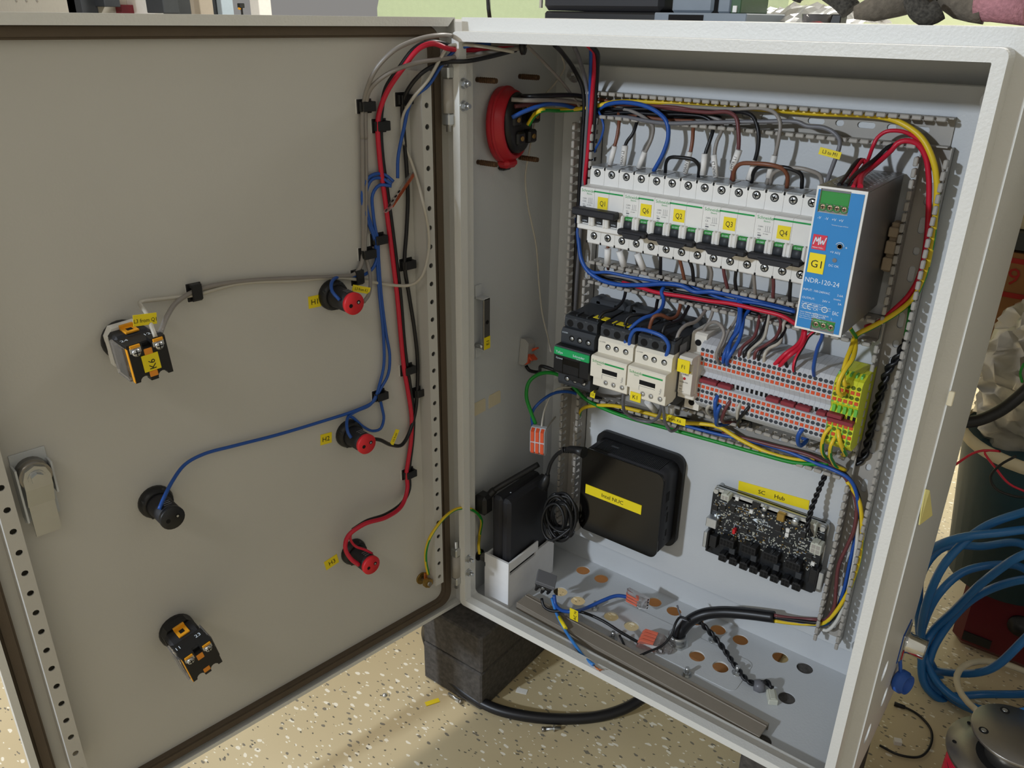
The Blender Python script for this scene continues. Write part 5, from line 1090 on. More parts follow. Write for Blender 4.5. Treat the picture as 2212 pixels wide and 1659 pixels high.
ob('flag_label', MB().tube([AY(1208, 1333, 55), AY(1222, 1358, 42)], 2.6, 8), m_yellow, t, label='yellow flag')
t, P = wire('blue wire with an AC N flag from the potted module to the rear clear connector', 'blue', 2.4, [(1197, 1285, 70), (1200, 1305, 66), (1212, 1318, 60), (1238, 1321, 60), (1270, 1312, 92), (1305, 1296, 112), (1332, 1287, 126), (1360, 1290, 134)], 'loose wires on the cabinet floor')
flag(t, (1240, 1328, 48), 12, 16, (-.05, 0, 1), '', 6)
f_ = [c for c in t.children if c.name.startswith('flag_label')][0]; p = AY(1245, 1341, 47); ob('lettering', MB().text('AC N', 5.6, (p[0]-.5, 46.8, p[2]), (0, 0, 1), (-1, 0, 0)), m_ink, f_)
t, P = wire('black wire from the potted module to the front clear connector', 'black', 1.9, [(1170, 1292, 60), (1175, 1310, 56), (1190, 1319, 56), (1220, 1320, 62), (1255, 1322, 72), (1300, 1340, 76), (1340, 1365, 78), ('z', 1380, 1388, -4)], 'loose wires on the cabinet floor')
cp = [('p', 252, 120, -60), ('p', 252, 120, FZ), ('p', 254, 121, 6), (1475, 1358, 124), (1492, 1340, 128), (1520, 1327, 134), (1560, 1322, 142), (1610, 1325, 148), (1673, 1333, 152)]
t, P = wire('thick black cable bending out of the gland towards the right duct', 'black', 7.2, cp, None, name='supply_cable', cat='cable')
# ================================================================== things on the door
def disc_poly(a, z, r, n=22): return circ(a, z, r, n)
def pilot(a, z, L, cap, label, group='pilot lamps on the door', tilt=0.0):
    t = thing('pilot_lamp', label, 'pilot lamp', FD(a, -20, z-15), group)
    c = lambda h: (a, h, z)
    ob('lock_ring', MB(FD).lathe([(15.5, 0), (15.5, 3.5), (14.5, 5), (13.5, 9), (11.5, 9)], c(-20), (0, 1, 0), 24), m_black, t)
    for k in range(4):
        w = math.pi/2*k+.5; ob('ring_notch', MB(FD).box(a+13.2*math.cos(w)-1.4, a+13.2*math.cos(w)+1.4, -17, -12, z+13.2*math.sin(w)-1.4, z+13.2*math.sin(w)+1.4, .4), m_dark, t)
    ob('lamp_body', MB(FD).lathe([(11, 0), (11.2, 3), (10.6, 8), (10.6, L-3), (9.8, L-2)], c(-12), (0, 1, 0), 22), m_black2, t)
    tp = -12+L
    cm_ = m_redcap if cap else m_black
    ob('end_cap', MB(FD).lathe([(10.9, -3.5), (11, 0), (10.4, .8), (0, .8)], c(tp), (0, 1, 0), 22), cm_, t, label='red end cap' if cap else None)
    for s_ in (-1, 1): ob('screw_hole', MB(FD).cyl((a+s_*4.4, tp+.75, z-s_*1.0), (a+s_*4.4, tp+1.05, z-s_*1.0), 2.0, n=12), m_void, t)
    ob('hole_screw', MB(FD).cyl((a-4.2, tp+1.0, z+.8), (a-4.2, tp+1.2, z+.8), 1.1, n=8), m_zinc, t)
    pr = MB(FD)
    for k in range(3): pr.box(a-4, a+3, tp-14+k*3, tp-13.2+k*3, z+10.35, z+10.7)
    ob('side_print', pr, m_grey_ink, t)
    return t
pilot(144.4, 446, 31, True, 'black pilot lamp body with a red end cap beside the H1 sticker')
pilot(138.1, 289.8, 27, True, 'black pilot lamp body with a red end cap beside the H2 sticker')
pilot(143.9, 140.1, 29, True, 'black pilot lamp body with a red end cap beside the H3 sticker')
pilot(344.6, 293, 30, False, 'all-black buzzer body on the door with one blue wire')
def selector(a, z, rot, label, code, nums):
    t = thing('selector_switch', label, 'switch', FD(a, -20, z-20), 'switch bodies on the door')
    cr, sr = math.cos(rot), math.sin(rot)
    # local x runs towards the hinge (picture right), local z up, both turned by rot
    def F(x, y, zz): return FD(a-(x*cr-zz*sr), y, z+x*sr+zz*cr)
    ob('lock_ring', MB(F).lathe([(17, 0), (17, 4), (15.5, 7), (14, 8)], (0, -20, 0), (0, 1, 0), 24), m_black, t)
    ob('collar', MB(F).prism([(-15, -15), (15, -15), (15, 10), (10, 17), (-10, 17), (-15, 10)], 'xz', -14, -4), m_white if code else m_black, t)
    ob('adapter_block', MB(F).box(-14.5, 14.5, -6, 12, -14.5, 15, 2.5), m_black2, t)
    ob('latch_tab', MB(F).box(-5, 6, -1, 11, 14.6, 16.4, .4).box(-5, 6, -2.5, 0, 14.6, 19, .4), m_amber, t, label='amber release tab')
    ob('tab_hole', MB(F).box(-2, 2.5, 3, 8, 16.3, 16.6), m_void, t)
    pts = [(-15, 16), (-15, -16), (-11, -16)]+[(-7+4*math.cos(math.radians(180-d)), -16+4*math.sin(math.radians(180-d))) for d in range(0, 181, 30)]+[(-3, -17.5), (3, -17.5)]+[(7+4*math.cos(math.radians(180-d)), -16+4*math.sin(math.radians(180-d))) for d in range(0, 181, 30)]+[(15, -16), (15, 16), (3.5, 16), (3.5, 10), (-3.5, 10), (-3.5, 16)]
    ob('contact_block', MB(F).box(-15, 15, 12, 32, -14, 13.5, 1).prism(pts, 'xz', 30, 38), m_black, t)
    ob('clear_cover', MB(F).box(-17.5, -15, 8, 33, -15.5, 13.5, .6), m_clear, t)
    ob('clear_cover', MB(F).box(15, 16.5, 8, 33, -12, 13.5, .6), m_clear, t)
    ob('amber_frame', MB(F).box(-15.3, -14.8, 34, 38.2, -15.5, 13).box(-13, -5, 30, 39, 12.6, 15.4, .4).box(5, 13, 30, 39, 12.6, 15.4, .4), m_amber, t)
    for s_ in (-1, 1):
        ob('clamp_plate', MB(F).box(s_*9-4.4, s_*9+4.4, 33, 38.4, 8.5, 13, .3), m_zinc, t)
        ob('clamp_screw', MB(F).lathe([(3.4, 0), (3.4, 1.2), (2.2, 2), (0, 2.1)], (s_*9, 38.2, 9), (0, 1, 0), 12), m_zinc, t)
        ob('cross_slot', MB(F).box(s_*9-2.4, s_*9+2.4, 40.2, 40.4, 8.6, 9.4).box(s_*9-.4, s_*9+.4, 40.2, 40.4, 6.6, 11.4), m_void, t)
    ob('plunger', MB(F).box(-3.2, 3.2, 37.6, 38.6, 3, 9.5, .4), m_orange_a, t)
    ob('plunger', MB(F).box(-3.2, 3.2, 37.6, 38.6, -14.5, -9.5, .4), m_orange_a, t)
    n_ = MB(F)
    for s_, tx in zip((-1, 1), nums): n_.text(tx, 6.0, (s_*9.5-3.5, 22, 13.8), (1, 0, 0), (0, -1, 0))
    for s_, tx in zip((-1, 1), nums): n_.text(tx, 4.6, (s_*9-4, 38.3, 14.2), (1, 0, 0), (0, 0, 1)) if False else None
    ob('contact_number', n_, m_wink, t)
    if code:
        lb = ob('label', MB(F).box(-6.5, 6.5, 38.2, 38.8, -9.3, 4.6), m_yellow, t, label='yellow K6 label')
        ob('lettering', MB(F).text(code, 7.6, (2.9, 39.0, -7.8), (0, 0, 1), (-1, 0, 0)), m_ink, lb)
    return t
m_orange_a = M('orange_plunger', 'e8912a', .45)
selector(346, 450.5, math.radians(4), 'black and amber switch body with a yellow K6 label on the door', 'K6', ('24', '12'))
selector(348, 147, math.radians(12), 'black and amber switch body low on the door, without a label', None, ('11', '23'))
for i, (c, q) in enumerate((('H1', ((171.6, 449), (159.3, 448.7), (171.3, 437.2))), ('H2', ((172.5, 299.2), (159.7, 298), (172.5, 287.2))), ('H3', ((180, 141), (163.5, 144), (179.5, 131.5))))):
    o = FD(q[2][0], -19.9, q[2][1]); rt = vnorm(vsub(FD(q[1][0], -19.9, q[1][1]), FD(q[0][0], -19.9, q[0][1]))); nr = (DN[0], DN[1], 0); up = vcross(nr, rt)
    t = thing('label_sticker', 'yellow %s sticker on the inside of the door' % c, 'label', o)
    ob('tape', MB().quadstrip(o, rt, up, 13.5 if c != 'H3' else 17, 12, .4), m_yellow, t)
    ob('lettering', MB().text(c, 7.6, vadd(vadd(o, vmul(nr, .6)), vadd(vmul(rt, 6.6 if c != 'H3' else 9), vmul(up, 3.4))), rt, up, 'C'), m_ink, t)
# ---- latch
la = thing('door_latch', 'zinc cam latch on the free edge of the door', 'latch', FD(433, -20, 305))
ob('latch_case', MB(FD).box(420.5, 447, -20, -18.6, 316, 378, .4).box(446, 447.5, -20, -6, 322, 370).box(420, 421.5, -20, -8, 340, 368), m_paint_in, la)
ob('latch_hub', MB(FD).cyl((434, -19, 361), (434, -5, 361), 12, n=20), m_steel, la)
ob('cam_arm', MB(FD).prism([(424, 361), (426.5, 368), (434, 371.5), (441.5, 368), (444, 361), (444, 352), (424, 352)], 'xz', -5, -2.4).prism([(-5, 352), (-2.4, 352), (-9, 334), (-11.6, 334)], 'yz', 424, 444).prism([(-11.6, 334.2), (-9, 334.2), (-9, 306), (-11.6, 306)], 'yz', 424.5, 443.5), m_zinc, la)
ob('cam_screw', MB(FD).cyl((434, -2.4, 361), (434, 1.5, 361), 5, n=6, smooth=False).cyl((434, -2.4, 361), (434, -1.6, 361), 6.6), m_zinc, la)
de = thing('earth_bolt', 'brass earthing nut on the door below the H3 lamp', 'bolt', FD(48, -20, 52))
ob('weld_stud', MB(FD).cyl((48.5, -20, 52.5), (48.5, -2, 52.5), 3, n=10), m_steel, de)
ob('nut', MB(FD).cyl((48.5, -10, 52.5), (48.5, -4, 52.5), 6.4, n=6, smooth=False).cyl((48.5, -20, 52.5), (48.5, -18, 52.5), 8), m_brass, de)
ob('cable_lug', MB(FD).box(46, 51, -11.4, -10, 52, 66, .4), m_copper, de)
# ---- cable clips
for i, (u, v, rot, lab) in enumerate(((785, 229, 0, 'on the two grey wires, uppermost left'), (817, 271, 0, 'on the red wire, topmost'), (867, 214, 0, 'on the black wire near the upper hinge'), (813, 516, 0, 'on the blue wires below the orange connector'), (788, 547, 0, 'on the grey wires above the H1 lamp'), (769, 598, 90, 'turned sideways beside the H1 flag'), (875, 570, 0, 'on the black wire at mid height'), (418, 630, 90, 'turned sideways on the grey wires near K6'), (876, 797, 0, 'on the red wire at mid height'), (816, 853, 0, 'on the blue wires above the H2 lamp'), (901, 845, 0, 'on the black wire beside the H2 lamp'), (879, 1021, 0, 'on the red wire above the H3 lamp'))):
    p = DA(u, v, -20); t = thing('cable_clip', 'black adhesive cable clip ' + lab, 'cable clip', p, 'cable clips on the door')
    c_, s_ = math.cos(math.radians(rot)), math.sin(math.radians(rot))
    def F(x, y, z, p=p, c_=c_, s_=s_):
        a = x*c_-z*s_; zz = x*s_+z*c_; return (p[0]-DD[0]*a+DN[0]*y, p[1]-DD[1]*a+DN[1]*y, p[2]+zz)
    ob('clip_base', MB(F).box(-8, 8, .4, 2, -6.5, 6.5, .3), m_black, t)
    ob('foam_pad', MB(F).box(-8.8, 7.6, 0, .6, -6.3, 6.7), m_paper, t)
    ob('clip_arm', MB(F).box(5, 8, 1.8, 8, -4.5, 4.5, .5).box(-5.5, 8.6, 7, 8.8, -4.5, 4.5, .6), m_black, t)
    ob('clip_hook', MB(F).box(-7, -5, 1.8, 6.4, -4.5, 4.5, .4), m_black, t)
# ---- wires on the door
g_w = 'wires running over the door'
D = lambda u, v, h=-15: ('d', u, v, h)
def dw(lab, col, r, pts): return wire(lab, col, r, pts, g_w)
dw('grey wire arching highest from the door into the cabinet', 'grey', 2.1, [D(783, 300), D(782, 260), D(785, 229, -16), D(792, 195, -10), D(812, 150, 0), D(850, 110, 12), D(900, 86, 14), D(950, 76, 12), (1000, 82, 20), (1060, 95, 40), (1125, 102, 60)])
dw('grey wire arching second highest from the door into the cabinet', 'grey', 2.1, [D(790, 300), D(789, 260), D(790, 229, -15), D(800, 192, -8), D(840, 158, 2), D(900, 136, 8), D(950, 128, 8), (1000, 122, 10), (1050, 114, 30), (1125, 104, 58)])
t, P = dw('grey wire descending the door to the H1 lamp with a flag', 'grey', 1.9, [D(790, 300), D(791, 400), D(790, 480), D(789, 547, -15), D(795, 572), D(800, 600, -8), D(797, 635, 4), D(786, 652, 10)])
flag(t, ('d', 780, 625, 4), 21, 6.5, vadd(vmul((-DD[0], -DD[1], 0), .35), (0, 0, .94)), 'L3 from K1', 3.9, (DN[0], DN[1], 0))
dw('grey wire descending the door and turning left to switch K6', 'grey', 2.1, [D(783, 300), D(784, 400), D(785, 480), D(784, 547, -16), D(780, 572), D(766, 592), D(730, 597), D(650, 600), D(540, 606), D(460, 617), D(418, 630, -15), D(385, 650, -12), D(360, 685, 10), D(347, 718, 30)])
dw('thick red wire with a black partner running down the door to the H3 lamp', 'red', 2.5, [(1110, 104, 55), (1050, 106, 35), (1000, 108, 12), D(965, 104, 8), D(935, 94, 10), D(905, 105, 8), D(870, 148, 0), D(838, 195, -8), D(820, 240, -14), D(816, 271, -15), D(820, 340), D(833, 440), D(846, 540), D(858, 640), D(867, 740), D(873, 797, -15), D(882, 850), D(889, 900), D(888, 950), D(881, 1000), D(878, 1021, -15), D(880, 1055, -12), D(868, 1092, -4), D(835, 1117, 4), D(785, 1133, 6), D(752, 1158, 4), D(746, 1185, 4), D(758, 1207, 8), D(775, 1220, 10)])
dw('black wire lying beside the thick red one on the door', 'black', 2.4, [(1100, 106, 52), (1040, 103, 32), (990, 103, 10), D(930, 91, 4), D(896, 105, 2), D(862, 148, -5), D(834, 190, -12), D(824, 240, -17), D(822, 271, -17), D(826, 340, -17), D(840, 440, -17), D(853, 540, -17), D(865, 640, -17), D(873, 740, -17), D(880, 797, -17), D(888, 850, -17), D(893, 900, -17), D(891, 950, -17), D(885, 1000, -17), D(883, 1021, -17), D(884, 1055, -15), D(870, 1085, -10), D(835, 1111, -4), D(790, 1127, 0), D(762, 1145, 0)])
dw('red wire ending behind the cap of the H3 lamp', 'red', 1.5, [D(758, 1150, 2), D(757, 1165, 2), D(768, 1180, 4), D(790, 1188, 8), D(804, 1196, 10)])
t, P = dw('black wire running down the door to the H2 lamp with a flag', 'black', 2.1, [(1115, 108, 56), (1060, 122, 30), (1010, 132, 5), D(960, 135, 5), D(915, 155, 6), D(885, 188, -4), D(870, 225, -15), D(872, 280), D(878, 360), D(881, 430), D(878, 500), D(874, 570, -15), D(884, 640), D(895, 710), D(902, 780), D(901, 845, -15), D(897, 890), D(884, 935, -12), D(868, 961, -8), D(845, 961, -4), D(820, 950, 4), D(800, 948, 8)])
flag(t, ('d', 852, 944, -2), 18, 5.5, vadd(vmul((-DD[0], -DD[1], 0), -.85), (0, 0, .5)), 'L2 from', 3.6, (DN[0], DN[1], 0))
dw('pale wire wandering down the hinge side and across the door to switch K6', 'ltgrey', 1.7, [(1110, 112, 45), (1040, 100, 20), (995, 97, 5), D(970, 100, 6), D(952, 125, 8), D(925, 172, 6), D(890, 215, -4), D(870, 255, -14), D(872, 305), D(892, 360, -12), D(912, 430, 4), D(926, 500, 4), D(926, 540, 4), D(912, 595, 4), D(888, 615, -8), D(840, 615), D(790, 606), D(720, 600), D(640, 606), D(520, 612), D(420, 637), D(350, 646), D(305, 652, -14), D(303, 658, -6), D(318, 680, 14), D(330, 712, 34), D(336, 728, 38)])
K6t = bpy.data.objects[[o.name for o in bpy.data.objects if o.get('label', '').startswith('pale wire wandering')][0]]
flag(K6t, ('d', 313, 690, 28), 18, 9, vadd(vmul((-DD[0], -DD[1], 0), .1), (0, 0, 1)), 'L3 from Q1', 4.4, (DN[0], DN[1], 0))
dw('blue wire from the cabinet to the orange-levered connector', 'blue', 1.7, [(1060, 95, 40), (1020, 98, 15), (985, 108, 2), D(955, 140, 3), D(925, 185, 4), D(890, 215, -6), D(872, 280, -12), D(860, 340, -12), D(859, 385, -8)])
dw('blue wire looping from the orange-levered connector past H1 down to H2', 'blue', 1.7, [D(850, 392, -8), D(832, 378), D(810, 376), D(790, 390), D(783, 415), D(785, 450), D(797, 485), D(809, 516, -15), D(814, 560), D(820, 640), D(828, 720), D(829, 790), D(820, 830), D(813, 853, -15), D(800, 874), D(770, 888), D(754, 898), D(749, 915, -6), D(752, 935, 2), D(759, 946, 6)])
dw('blue wire looping from the orange-levered connector to the H1 lamp', 'blue', 1.7, [D(846, 398, -8), D(825, 385), D(803, 388), D(792, 410), D(792, 450), D(803, 490), D(813, 516, -15), D(815, 550), D(808, 575), D(790, 592), D(760, 596), D(730, 598), D(716, 612, -4), D(718, 630, 4), D(734, 648, 12)])
dw('blue wire running down the door and left to the black buzzer', 'blue', 1.7, [D(846, 402, -8), D(820, 400), D(805, 420), D(806, 460), D(812, 500), D(816, 516, -15), D(818, 560), D(824, 640), D(834, 720), D(842, 770), D(838, 810), D(822, 840), D(815, 853, -15), D(806, 868), D(770, 886), D(700, 909), D(600, 939), D(510, 962), D(440, 981), D(400, 1003, -12), D(372, 1040, -2), D(352, 1080, 8), D(344, 1100, 12)])
dw('blue wire dropping in a loop beside the H2 lamp', 'blue', 1.6, [D(819, 853, -15), D(825, 880), D(829, 905), D(822, 926), D(805, 931), D(785, 922), D(762, 902), D(752, 898)])
wire('yellow and green bonding wire between door and cabinet wall', YG, 2.0, [D(925, 1240, -8), D(920, 1215, -6), D(921, 1185, 0), D(932, 1155, 8), (958, 1120, -30), (985, 1100, -8), (1010, 1098, 10), (1030, 1108, 30), (1040, 1125, 44), (1036, 1155, 50), ('x', 1034, 1180, 4), ('x', 1036, 1196, 6)], None)
# cable tie where the door wires enter
tp_ = AY(1130, 100, 60)
ob('cable_tie', MB().lathe([(6, -3), (8, -2), (8, 2), (6, 3)], tp_, (1, .5, .05), 14), m_black, None, 'black cable tie holding the door wires under the cabinet roof', 'cable tie')
# ================================================================== outside of the cabinet
XS = LW+E_
blk = thing('concrete_block', 'dark concrete block carrying the left end of the cabinet', 'block', (4, 60, -ZF))
def lump(x0, x1, y0, y1, z0, z1, seed):
    m = MB(); m.box(x0, x1, y0, y1, z0, z1, 2.2); return m
ob('upper_stone', lump(-46.5, 55, -23, 150, -70.5, -12.6, 1), m_conc, blk)
ob('lower_stone', lump(-47, 54.5, -23.6, 151, -ZF, -72, 2), m_conc, blk)
blk2 = ob('concrete_block', lump(380, 480, 20, 190, -ZF, -12.6, 4), m_conc, None, 'dark concrete block carrying the right end of the cabinet', 'block')
ob('cardboard_sheet', MB().box(-80, 330, 290, 430, -ZF, -ZF+6, 1).box(215, 330, 232, 290, -ZF, -ZF+6, 1), m_card, None, 'brown cardboard seen through the holes of the cabinet floor', 'cardboard')
cl = spline([('q')] and [AZ(925, 1345, -50), AZ(922, 1375, -90), AZ(945, 1432, -112), AZ(995, 1487, -122), AZ(1060, 1527, -126), AZ(1130, 1546, -126), AZ(1210, 1553, -126), AZ(1290, 1548, -124), AZ(1350, 1530, -118), AZ(1400, 1500, -105), (243, 118, -80), (252, 120, -62)], 6)
ob('power_cable', MB().tube(cl, 7.2, 12), W_['black'], None, 'thick black cable looping over the floor below the cabinet', 'cable')
def fbolt(a, b, lab, ring=False):
    p = AZ(a[0], a[1], -ZF+3); q = AZ(b[0], b[1], -ZF+3); t = thing('loose_screw', lab, 'screw', (p[0], p[1], -ZF), 'loose screws on the floor')
    ob('shank', MB().cyl(p, q, 2.0, n=10), m_zinc, t); d = vnorm(vsub(p, q)); ob('head', MB().cyl(p, vadd(p, vmul(d, 4)), 3.2, n=12), m_steel, t)
    if ring: ob('washer', MB().cyl(vadd(p, vmul(d, -11)), vadd(p, vmul(d, -12)), 4, n=14), m_zinc, t)
fbolt((993, 1514), (969, 1498), 'socket head screw lying against the concrete block')
fbolt((1177, 1575), (1211, 1573), 'socket head screw with a washer lying in front of the cable loop', True)
p = AZ(831, 1502, -ZF); ob('round_screw_head', MB().lathe([(3.4, 0), (3.2, 1.2), (2, 2), (0, 2.2)], p, (0, 0, 1), 14), m_zinc, None, 'tiny round screw lying on the bright floor by the door', 'screw', 'loose screws on the floor')
def scrap(q, w, h, t, mat, ang, name, lab, cat):
    c, s_ = math.cos(ang), math.sin(ang); p = AZ(q[0], q[1], -ZF)
    F = lambda x, y, z: (p[0]+x*c-y*s_, p[1]+x*s_+y*c, -ZF+z)
    return ob(name, MB(F).box(-w/2, w/2, -h/2, h/2, .1, t), mat, None, lab, cat)
scrap((934, 1517), 19, 7, .8, m_yellow, 1.08, 'tape_scrap', 'scrap of yellow label tape lying on the floor', 'tape')
scrap((1127, 1493), 15, 9, .6, m_paper, .35, 'paper_scrap', 'scrap of white paper under the cabinet', 'paper')
scrap((1057, 1532), 8, 4, 4, W_['blue'], .5, 'wire_offcut', 'blue wire offcut beside the concrete block', 'offcut')
scrap((1938, 1606), 9, 7, 6, m_paper, .4, 'paper_crumb', 'crumpled pale scrap on the floor by the wire spool', 'paper')
# paper note and foam on the front flange, right
p = AX(1998, 1090, XS); 
nt_ = MB(); N0 = AY(1998, 1056, YL-1); N1 = AY(2006, 1058, YL+2); N2 = AY(2012, 1112, YL+14); N3 = AY(1984, 1133, YL-2); N4 = AY(1988, 1105, YL-3)
nt_.add([N0, N1, N2, N3, N4]+[vadd(q, (1, -.6, 0)) for q in (N0, N1, N2, N3, N4)], [(0, 1, 2, 3, 4), (9, 8, 7, 6, 5), (0, 5, 6, 1), (1, 6, 7, 2), (2, 7, 8, 3), (3, 8, 9, 4), (4, 9, 5, 0)])
ob('sticky_note', nt_, m_note, None, 'curled pale yellow note stuck to the right cabinet edge', 'note')
p = AY(2054, 860, YL-.5); ob('foam_piece', MB().box(p[0]-2.2, p[0]+2.2, YL-3, YL, p[2]-6, p[2]+6, .6), m_beige, None, 'small cream foam block stuck to the right cabinet edge', 'foam')
# chrome socket with a blue cap on the right side
so = AX(1952, 1385, XS); sk = thing('panel_socket', 'chrome panel socket with a hanging blue cap on the right cabinet side', 'socket', so)
ob('flange_plate', MB().box(XS, XS+3, so[1]-15, so[1]+15, so[2]-17, so[2]+17, .8), m_zinc, sk)
ob('seal', MB().box(XS, XS+1, so[1]-17, so[1]+17, so[2]-19, so[2]+19, .3), W_['blue'], sk)
ob('chrome_barrel', MB().lathe([(12, 0), (12, 3), (11.2, 4), (11.2, 20), (10, 20.5), (8, 20), (8, 12)], (XS+2, so[1], so[2]), (1, 0, 0), 26), m_chrome, sk)
ob('red_insert', MB().box(XS+1, XS+4, so[1]-14, so[1]-11, so[2]-14, so[2]-4), m_red, sk)
cp_ = (XS+9, so[1]-10, so[2]-44)
m_cap = M('blue_rubber', '2c5bb0', .55)
ob('cap_strap', MB().tube(spline([(XS+2, so[1]-10, so[2]-17), (XS+5, so[1]-11, so[2]-28), (XS+6, so[1]-10, so[2]-36)], 3), 2.0, 8), m_cap, sk)
ob('blue_cap', MB().lathe([(0, -5), (11, -5), (13, -3), (13, 3), (11, 3.5), (11, 8), (9.4, 8), (9.4, 0), (0, 0)], cp_, (.9, -.35, .1), 24), m_cap, sk)
# wire end on the floor at the right
pw = [AZ(1932, 1520, -ZF+3), AZ(1955, 1528, -ZF+3), AZ(1985, 1545, -ZF+3), AZ(2010, 1575, -ZF+3), AZ(2010, 1610, -ZF+3), AZ(1985, 1635, -ZF+3), AZ(1940, 1630, -ZF+3), AZ(1900, 1610, -ZF+3)]
t = thing('thin_lead', 'thin black lead with a plug curling over the floor right of the cabinet', 'cable', pw[0]); ob('lead', MB().tube(spline(pw, 4), 1.6, 7), m_black, t); ob('lead_plug', MB().tube([pw[0], pw[1]], [3.2, 2.6], 10), m_black, t)
# ================================================================== spool with a flanged shaft, lower right
sp = thing('slip_ring', 'steel flanged slip ring wound with red wires, lower right on the floor', 'slip ring', (600, 150, -ZF))
sx, sy, sz = AZ(2125, 1622, 5)[0]+22, AZ(2125, 1622, 5)[1], 5
ob('drum', MB().lathe([(52, -138), (52, -8), (56, -4), (56, 0)], (sx, sy, sz), (0, 0, 1), 40), m_maroon, sp)
wr = MB()
for k in range(26): wr.lathe([(52, 0), (53.2, 1.5), (52, 3)], (sx, sy, sz-12-4.6*k), (.0, .03*(k % 3), 1), 36)
ob('red_winding', wr, W_['red'], sp, kind='stuff')
ob('lower_flange', MB().lathe([(26, 0), (58, 0), (58, 3.5), (26, 3.5)], (sx, sy, sz), (0, 0, 1), 44), m_steel, sp)
ob('shaft_gap', MB().cyl((sx, sy, sz+1), (sx, sy, sz+3.9), 30, n=32), m_void, sp)
ob('shaft', MB().cyl((sx, sy, sz), (sx, sy, sz+34), 22, n=36), m_chrome_s, sp) if False else ob('shaft', MB().cyl((sx, sy, sz), (sx, sy, sz+34), 22, n=36), m_steel, sp)
ob('upper_flange', MB().lathe([(0, 0), (41, 0), (41.6, .8), (41.6, 3.4), (41, 4), (0, 4)], (sx, sy, sz+34), (0, 0, 1), 44), m_steel, sp)
for k in range(4):
    w = math.pi/2*k+.5; ob('flange_screw', MB().cyl((sx+32*math.cos(w), sy+32*math.sin(w), sz+37.9), (sx+32*math.cos(w), sy+32*math.sin(w), sz+38.3), 4.6, n=16), m_void, sp)
    ob('screw_head', MB().cyl((sx+32*math.cos(w), sy+32*math.sin(w), sz+38), (sx+32*math.cos(w), sy+32*math.sin(w), sz+38.8), 2.6, n=12), m_zinc, sp)
for k in range(8):
    w = math.pi/4*k+.2; ob('flange_hole', MB().cyl((sx+50*math.cos(w), sy+50*math.sin(w), sz+3.4), (sx+50*math.cos(w), sy+50*math.sin(w), sz+3.8), 2.2, n=10), m_void, sp)
rg = AZ(2180, 1510, -60)
ob('cream_ring', MB().tube([(rg[0]+60*math.cos(t*.2), rg[1]+60*math.sin(t*.2)+20, -70) for t in range(33)], 4, 8), m_beige, None, 'cream coloured cable ring behind the steel slip ring', 'ring')
# ================================================================== clutter right of the cabinet
m_hose = M('blue_pneumatic_hose', '2b6fae', .3)
arcs = [[(2300, 1085), (2212, 1106), (2120, 1142), (2045, 1212), (2006, 1290), (1990, 1370), (1998, 1450), (2050, 1505), (2130, 1540), (2260, 1520), (2330, 1400)],
        [(2330, 1250), (2270, 1150), (2150, 1152), (2060, 1165), (2000, 1200), (1985, 1290), (1992, 1400), (2030, 1480), (2110, 1530), (2240, 1530), (2320, 1430)],
        [(2320, 1270), (2260, 1190), (2212, 1198), (2130, 1252), (2062, 1318), (2012, 1368), (1992, 1420), (1998, 1480), (2060, 1528), (2180, 1560), (2300, 1500)],
        [(2330, 1330), (2270, 1255), (2212, 1252), (2110, 1288), (2050, 1346), (2012, 1412), (2006, 1470), (2040, 1500), (2120, 1500), (2260, 1490)],
        [(2310, 1400), (2280, 1300), (2212, 1228), (2150, 1220), (2080, 1236), (2030, 1280), (1998, 1340), (1988, 1400), (2004, 1440), (2060, 1454), (2140, 1445), (2212, 1382), (2270, 1320)],
        [(2300, 1260), (2212, 1176), (2120, 1180), (2040, 1182), (1995, 1230), (1984, 1330), (2010, 1430), (2060, 1500), (2120, 1560)]]
hp = []
for j, ar in enumerate(arcs):
    for i, (u, v) in enumerate(ar): hp.append(AY(u, v, 372+7*j+20*math.sin(i*1.3+j)))
ob('air_hose', MB().tube(spline(hp, 9), 5.2, 10), m_hose, None, 'loose coil of blue air hose hanging beside the cabinet', 'hose')
ob('shade_backdrop', MB().box(505, 1400, 760, 1040, -ZF, 300, 4), M('dark_backdrop', '2a2d2f', .6), None, 'dark cupboard added for shade behind the waste bin', 'backdrop')  # added dark block, stands in for the deep shade behind the bin
m_dred = M('dark_red_housing', '5a1019', .4)
mc0 = AY(2060, 1300, 500)
vm = thing('red_machine', 'dark red machine housing with a round knob behind the blue hose', 'machine', (mc0[0]+130, 580, -ZF))
ob('machine_body', MB().box(mc0[0]+8, mc0[0]+260, 500, 700, -ZF, AY(2150, 1245, 500)[2], 14), m_dred, vm)
kp = AY(2205, 1352, 499); ob('knob', MB().lathe([(16, 0), (16, 5), (11, 6), (10, 14), (0, 15)], (kp[0], 501, kp[2]), (0, -1, 0), 22), m_black, vm)
lp = AY(2110, 1382, 499); ob('name_plate', MB().box(lp[0]-18, lp[0]+18, 497.5, 501, lp[2]-7, lp[2]+7), m_black, vm)
ap_ = AY(2085, 1410, 499); ob('arrow_mark', MB().box(ap_[0]-1.5, ap_[0]+1.5, 498.5, 501, ap_[2]-14, ap_[2]+2), m_orange, vm)
